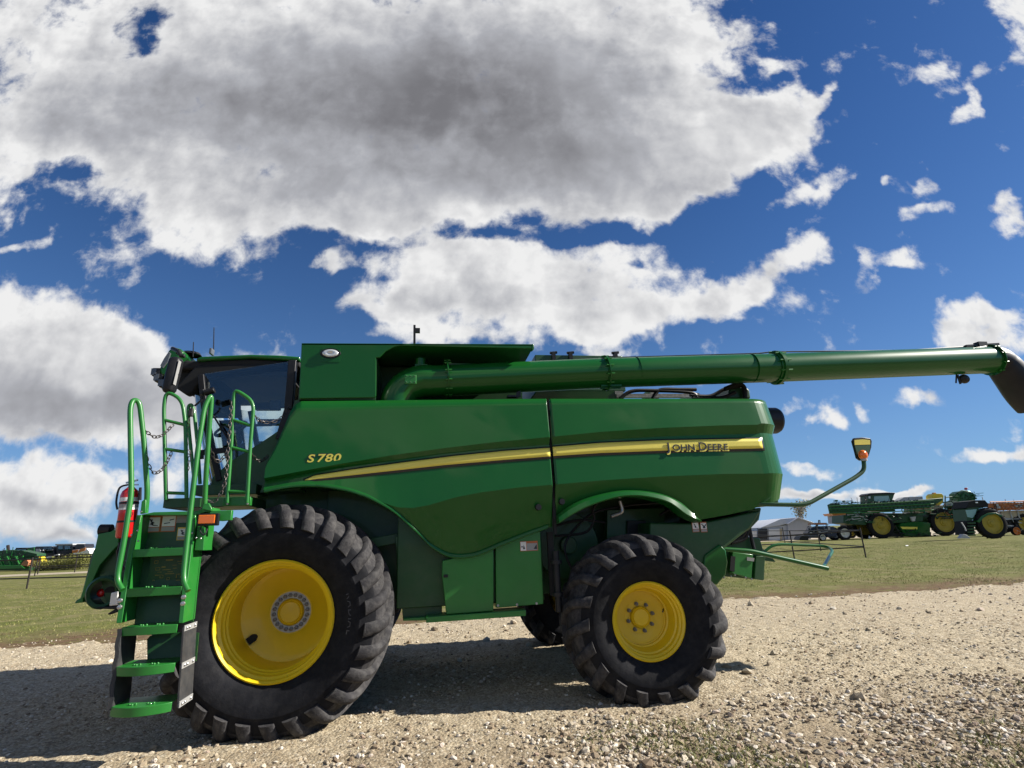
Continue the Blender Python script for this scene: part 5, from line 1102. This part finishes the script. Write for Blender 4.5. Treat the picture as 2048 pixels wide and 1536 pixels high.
# ---- blue tractor
s = Far('blue_tractor', 1660, Dof(1660,1081.5), 'old dark blue tractor with white wheel rims between the shed and the sprayer', 'tractor')
s.wheel(1689, 14, .62, 0, .45, 'white_rim', 12); s.wheel(1643, 7.5, .68, 0, .3, 'white_rim', 8); s.wheel(1686, 13, .62, 1.7, .45, 'white_rim', 12)
s.P([(1617,1066),(1625,1056),(1640,1052),(1662,1052),(1664,1072),(1640,1076),(1620,1076)], .2, 1.2, 'bonnet', 'blue_paint'); s.P([(1655,1054),(1668,1053),(1676,1062),(1674,1075),(1655,1075)], .1, 1.6, 'fender', 'blue_paint'); s.P([(1632,1045.5),(1655,1045.5),(1660,1049),(1630,1049)], .2, 1.6, 'canopy', 'orange_faded')
s.T([(1635,1049),(1637,1062)], .04, .3, 'canopy_post', 'black_plastic'); s.T([(1655,1049),(1657,1060)], .04, .3, 'canopy_post', 'black_plastic'); s.T([(1642,1046),(1642,1040),(1644.5,1040),(1645,1046)], .05, .5, 'exhaust', 'black_plastic'); s.B(1657, 1661, 1054, 1062, .05, .1, 'panel', 'pale_grey')
s.P([(1601,1080),(1604,1073),(1612,1071),(1620,1074),(1620,1081)], .3, 1.6, 'front_weights', 'black_plastic')
clutter(s, 1615, 1670, 1052, 1074, .05, 14, ('black_plastic', 'blue_paint', 'pale_grey'), 10, wmax=.06)
# ---- white paper scrap near the sprayer wheel, car, shed, tree
s = Far('parked_car', 1595, Dof(1595,1079), 'small silver car parked in front of the grey shed', 'car')
s.P([(1583,1079),(1583,1070),(1588,1064),(1601,1064),(1606,1070),(1608,1079)], 0, 1.8, 'body', 'shed_door'); s.P([(1587,1069),(1590,1065.5),(1600,1065.5),(1603,1069)], -.02, 0, 'window', 'pale_grey', bv=0); s.wheel(1587, 3, .5, -.02, .2, 'pale_grey', 6); s.wheel(1603, 3, .5, -.02, .2, 'pale_grey', 6)
s = Far('metal_shed', 1575, 72, 'pale grey metal shed with gabled roof and one dark door', 'shed')
s.P([(1576,1046.5),(1594.6,1036),(1622,1045.5),(1623,1083),(1577,1083)], 0, 8, 'wall', 'shed_wall')
s.P([(1524,1055),(1576,1050),(1577,1083),(1525,1083)], .3, 7, 'wall', 'shed_wall'); s.P([(1522,1055.5),(1562,1038),(1594.6,1035),(1577,1047),(1560,1051)], .1, 7.5, 'roof', 'shed_roof'); s.P([(1574,1047.5),(1594.6,1034.5),(1625,1045),(1625,1046.6),(1594.6,1036.4),(1576,1048.5)], -.3, 8, 'roof', 'shed_roof')
s.P([(1517,1058),(1535,1057),(1536,1083),(1518,1083)], .05, .25, 'door', 'decal_black'); s.P([(1538,1058),(1560,1057),(1561,1082),(1539,1082)], .1, .28, 'door', 'shed_door')
s.P([(1560,1057),(1565,1057),(1566,1083),(1561,1083)], .1, .28, 'corner_trim', 'tan_tank'); s.P([(1505,1062),(1516,1061),(1517,1082),(1505,1082)], .3, 3, 'lean_to', 'shed_door')
def far_tree(name, x, D, h, w, label, leafm, n, trunkm='bark', seed=1, group=None, bare=False, trunk_h=.3):
    r = random.Random(seed); p = aD(x, 1060, D); t = empty(name, (p.x, p.y, 0), label, 'tree', group); base = Vector((p.x, p.y, 0))
    mb = MB(); tips = []
    def br(a, d, l, rr, k):
        b = a+d*l; mb.tube([a, (a+b)/2+Vector((r.uniform(-.05,.05)*l, 0, 0)), b], [rr, rr*.8, rr*.6], 5); tips.append(b)
        if k:
            for _ in range(4 if k > 1 else 3):
                q = Vector((r.gauss(0, .5), r.gauss(0, .5), r.uniform(.3, .8))); br(a+(b-a)*r.uniform(.55, 1), (d*.55+q*w/h).normalized(), l*r.uniform(.5, .75), rr*.55, k-1)
    br(base, Vector((0, 0, 1)), h*trunk_h, h*.02, 4 if bare else 3)
    mb.build('trunk', trunkm, t, 0)
    lm = MB()
    for i in range(n):
        c = r.choice(tips)+Vector((r.gauss(0, w*.09), r.gauss(0, w*.09), r.gauss(0, h*.04))); s_ = r.uniform(.03, .07)*h*(.5 if bare else 1); a = Vector((r.gauss(0,1), r.gauss(0,1), r.gauss(0,1))).normalized()*s_; b = a.cross(Vector((r.gauss(0,1), r.gauss(0,1), r.gauss(0,1)))).normalized()*s_*.6
        lm.add([c-a, c+b, c+a, c-b], [(0,1,2,3)])
    lm.build('crown', leafm, t, 0); return t
far_tree('bare_tree', 1603, 80, 6.0, 3.2, 'thin nearly leafless tree rising behind the grey shed', 'tree_leaf', 500, seed=4, bare=True, trunk_h=.38)
for i, (x, h) in enumerate(((1498,3.6),(1508,3.9),(1520,3.2),(1532,3.4))):
    far_tree('distant_tree', x, 150, h, 5, 'brown bushy tree in the small clump left of the grey shed', 'far_tree_leaf', 260, seed=20+i, group='distant trees left of the shed', trunk_h=.3)
# ---- fences of steel pipe
def fence(name, label, posts, rails, hp, group, r=.028):
    b0 = aZ(*posts[0]); e = empty(name, tuple(b0), label, 'fence', group); 
    for q in posts: c = aZ(*q); MB().cyl(c, c+Vector((0, 0, hp)), r*1.2, n=8).build('post', 'fence_steel', e)
    for (a, b, h0, h1) in rails:
        A, B = aZ(*a), aZ(*b); MB().cyl(A+Vector((0, 0, h0)), B+Vector((0, 0, h1)), r, n=8).build('rail', 'fence_steel', e)
    return e
PG = 'black pipe fence panels behind the combine'
fence('pipe_fence', 'black pipe fence panel nearest the combine tail, two posts on the grass', [(1589,1118),(1732,1115)], [((1480,1122),(1732,1115),1.12,1.28),((1480,1122),(1732,1115),.35,.5),((1480,1122),(1589,1118),.75,.78)], 1.42, PG)
fence('pipe_fence', 'black pipe fence panel farther back, three posts in front of the grey shed', [(1520,1087),(1571,1091),(1642,1102)], [((1490,1085),(1732,1115),1.35,1.3),((1490,1085),(1732,1115),.5,.52),((1490,1085),(1642,1102),.9,.95)], 1.6, PG)
fence('pipe_fence', 'rusty pipe fence panel at the left edge, post footed in the grass', [(53,1178),(69,1152)], [((-60,1178),(250,1172),1.5,1.5),((-60,1178),(250,1172),.5,.5),((69,1152),(250,1145),.62,.62)], 1.6, PG, .035)
fence('pipe_fence', 'far pipe fence panel beside the left machines, near the yellow header', [(75,1149),(149,1145)], [((62,1150),(250,1143),1.66,1.72),((62,1150),(250,1143),.75,.72)], 1.75, PG, .04)
# ---- machinery row on the left
D_ = Dof(60,1141)
s = Far('folded_header', 20, D_, 'bright green folded header with slanted dividers, leftmost behind the fence', 'header')
s.P([(-40,1102),(34,1101),(66,1108),(66,1113),(-40,1113)], .6, 2, 'back_frame', 'green_dark'); s.P([(-40,1131),(50,1130),(57,1136),(-40,1139)], -.6, .4, 'platform', 'green_frame'); s.P([(-40,1136),(62,1135),(62,1141),(-40,1142)], -.3, 1., 'skid', 'green_dark')
s.P([(-40,1112),(60,1112),(60,1131),(-40,1132)], .8, 1.2, 'back_sheet', 'green_dark')
for x in (-16, 1, 18, 35): s.P([(x,1112),(x+3,1112),(x+12,1131),(x+9,1131)], -.5, -.2, 'divider', 'green_frame')
s.P([(46,1131),(54,1122),(60,1119),(64,1124),(62,1132)], -.5, .3, 'divider_tip', 'orange_faded')
clutter(s, -20, 60, 1100, 1135, -.3, 26, ('green_dark', 'green_paint', 'green_frame', 'black_plastic'), 11)
s = Far('small_combine', 50, D_+9, 'small green combine with pale cab windows behind the folded header', 'combine')
s.P([(30,1098),(36,1095.5),(55,1096),(68,1094),(69,1110),(30,1112)], 0, 2.5, 'body', 'green_paint'); s.P([(35,1098),(53,1098),(52,1104),(34,1105)], -.1, 0, 'cab_window', 'far_glass'); s.P([(34,1095.5),(56,1095.5),(56,1097.5),(34,1098)], -.2, 2.5, 'cab_roof', 'black_plastic'); s.T([(12,1090.5),(13,1101)], .2, .3, 'exhaust', 'fence_steel'); s.P([(5,1100),(30,1100),(30,1112),(5,1112)], .2, 2.4, 'engine_hood', 'green_dark'); s.wheel(45, 12, .5, .2, .5); s.wheel(15, 9, .5, .2, .5)
s = Far('grey_skid_loader', 90, D_+6, 'dark grey cab machine between the small green combine and the tall grey one', 'loader')
s.P([(69,1095),(72,1093),(106,1092.5),(108,1097),(110,1128),(72,1130)], 0, 2, 'body', 'decal_black'); s.P([(86,1095),(104,1095),(105,1106),(88,1107)], -.05, 0, 'window', 'cab_glass', bv=0); s.P([(72,1098),(80,1098),(80,1108),(73,1108)], -.05, 0, 'window', 'pale_grey', bv=0); s.P([(68,1108),(76,1108),(77,1128),(68,1129)], -.5, -.1, 'mast', 'pale_grey'); s.wheel(100, 8, .5, -.1, .4, 'pale_grey')
clutter(s, 70, 108, 1094, 1126, -.2, 12, ('black_plastic', 'pale_grey'), 12)
s = Far('grey_cab_tractor', 130, D_+6, 'tall grey cab tractor behind the yellowing hedge', 'tractor')
s.P([(113,1090),(146,1089),(146,1113),(113,1114)], 0, 2, 'cab', 'decal_black'); s.P([(112,1088),(147,1087),(147,1090),(112,1091)], -.15, 2.2, 'cab_roof', 'pale_grey'); s.P([(117,1092),(126,1092),(126,1101),(117,1101)], -.05, 0, 'window', 'far_glass', bv=0); s.P([(130,1092),(141,1092),(141,1100),(130,1100)], -.05, 0, 'window', 'far_glass', bv=0)
s.P([(96,1114),(122,1108),(122,1110),(98,1117)], -.4, -.2, 'loader_arm', 'label_white'); s.wheel(122, 12, .5, .1, .5, 'pale_grey'); s.wheel(140, 12, .5, .1, .5, 'pale_grey')
s = Far('orange_loader', 162, D_+6, 'orange and white machine at the right end of the row, against the feeder house', 'loader')
s.P([(150,1091),(154,1088),(168,1088),(170,1094),(164,1098),(150,1098)], 0, 1.8, 'cab', 'decal_black'); s.P([(146,1100),(174,1097),(180,1103),(180,1108),(148,1109)], -.1, 2, 'body', 'label_white'); s.P([(146,1101),(158,1099),(156,1105),(146,1106)], -.15, -.1, 'side_panel', 'orange_paint', bv=0); s.P([(162,1098),(173,1095),(171,1101),(158,1105)], -.15, -.1, 'side_panel', 'orange_paint', bv=0); s.P([(150,1108),(180,1108),(180,1125),(150,1126)], .2, 1.6, 'chassis', 'black_plastic'); s.wheel(165, 10, .5, .0, .5, 'pale_grey')
s = Far('corn_header', 80, D_-2, 'yellow snouted header standing beside the left fence', 'header')
s.P([(80,1112),(83,1113),(88,1122),(88,1132),(82,1133),(84,1124)], -.3, .5, 'snout', 'bright_yellow'); s.P([(62,1120),(80,1116),(82,1131),(62,1133)], 0, .6, 'frame', 'orange_faded'); s.P([(66,1112),(77,1112),(77,1142),(66,1144)], .7, 1., 'support', 'black_plastic')
# hedge of yellowing weeds
p0, p1 = aD(88, 1060, D_-5), aD(186, 1060, D_-5); mb = MB()
for i in range(9000):
    t = random.random(); c = p0.lerp(p1, t); hh = .78*(1.1+1.1*t+.35*math.sin(t*37)+.3*math.sin(t*91))
    c = Vector((c.x, c.y+random.uniform(-1, 1), random.random()**.8*hh)); k_ = random.uniform(.04, .1); a = Vector((random.gauss(0,1), random.gauss(0,1), random.gauss(0,1))).normalized()*k_; b = a.cross(Vector((random.gauss(0,1), random.gauss(0,1), random.gauss(0,1)))).normalized()*k_*.5; mb.add([c-a, c+b, c+a, c-b], [(0,1,2,3)])
e = empty('hedge', tuple(Vector((p0.x, p0.y, 0))), 'low hedge of yellowing weeds in front of the left machines', 'hedge'); mb.build('foliage', 'straw_leaf', e, 0)
# white scrap of litter on the grass
c = aZ(1815,1092.5); e = MB().prism([c+Vector((-.1,0,.02)), c+Vector((.1,0,.03)), c+Vector((.12,.06,.07)), c+Vector((-.08,.05,.06))], (0,.03,.004)).build('litter', 'label_white', None, 0); tag(e, 'small white scrap of litter on the grass before the sprayer', 'litter')
c = aZ(1740,1078); e = MB().prism([c+Vector((-.12,0,.1)), c+Vector((0,0,.32)), c+Vector((.14,0,.2)), c+Vector((.04,0,.02))], (0,.06,.02)).build('sack', 'label_white', None, 0); tag(e, 'white sack lying at the sprayer front wheel', 'sack')
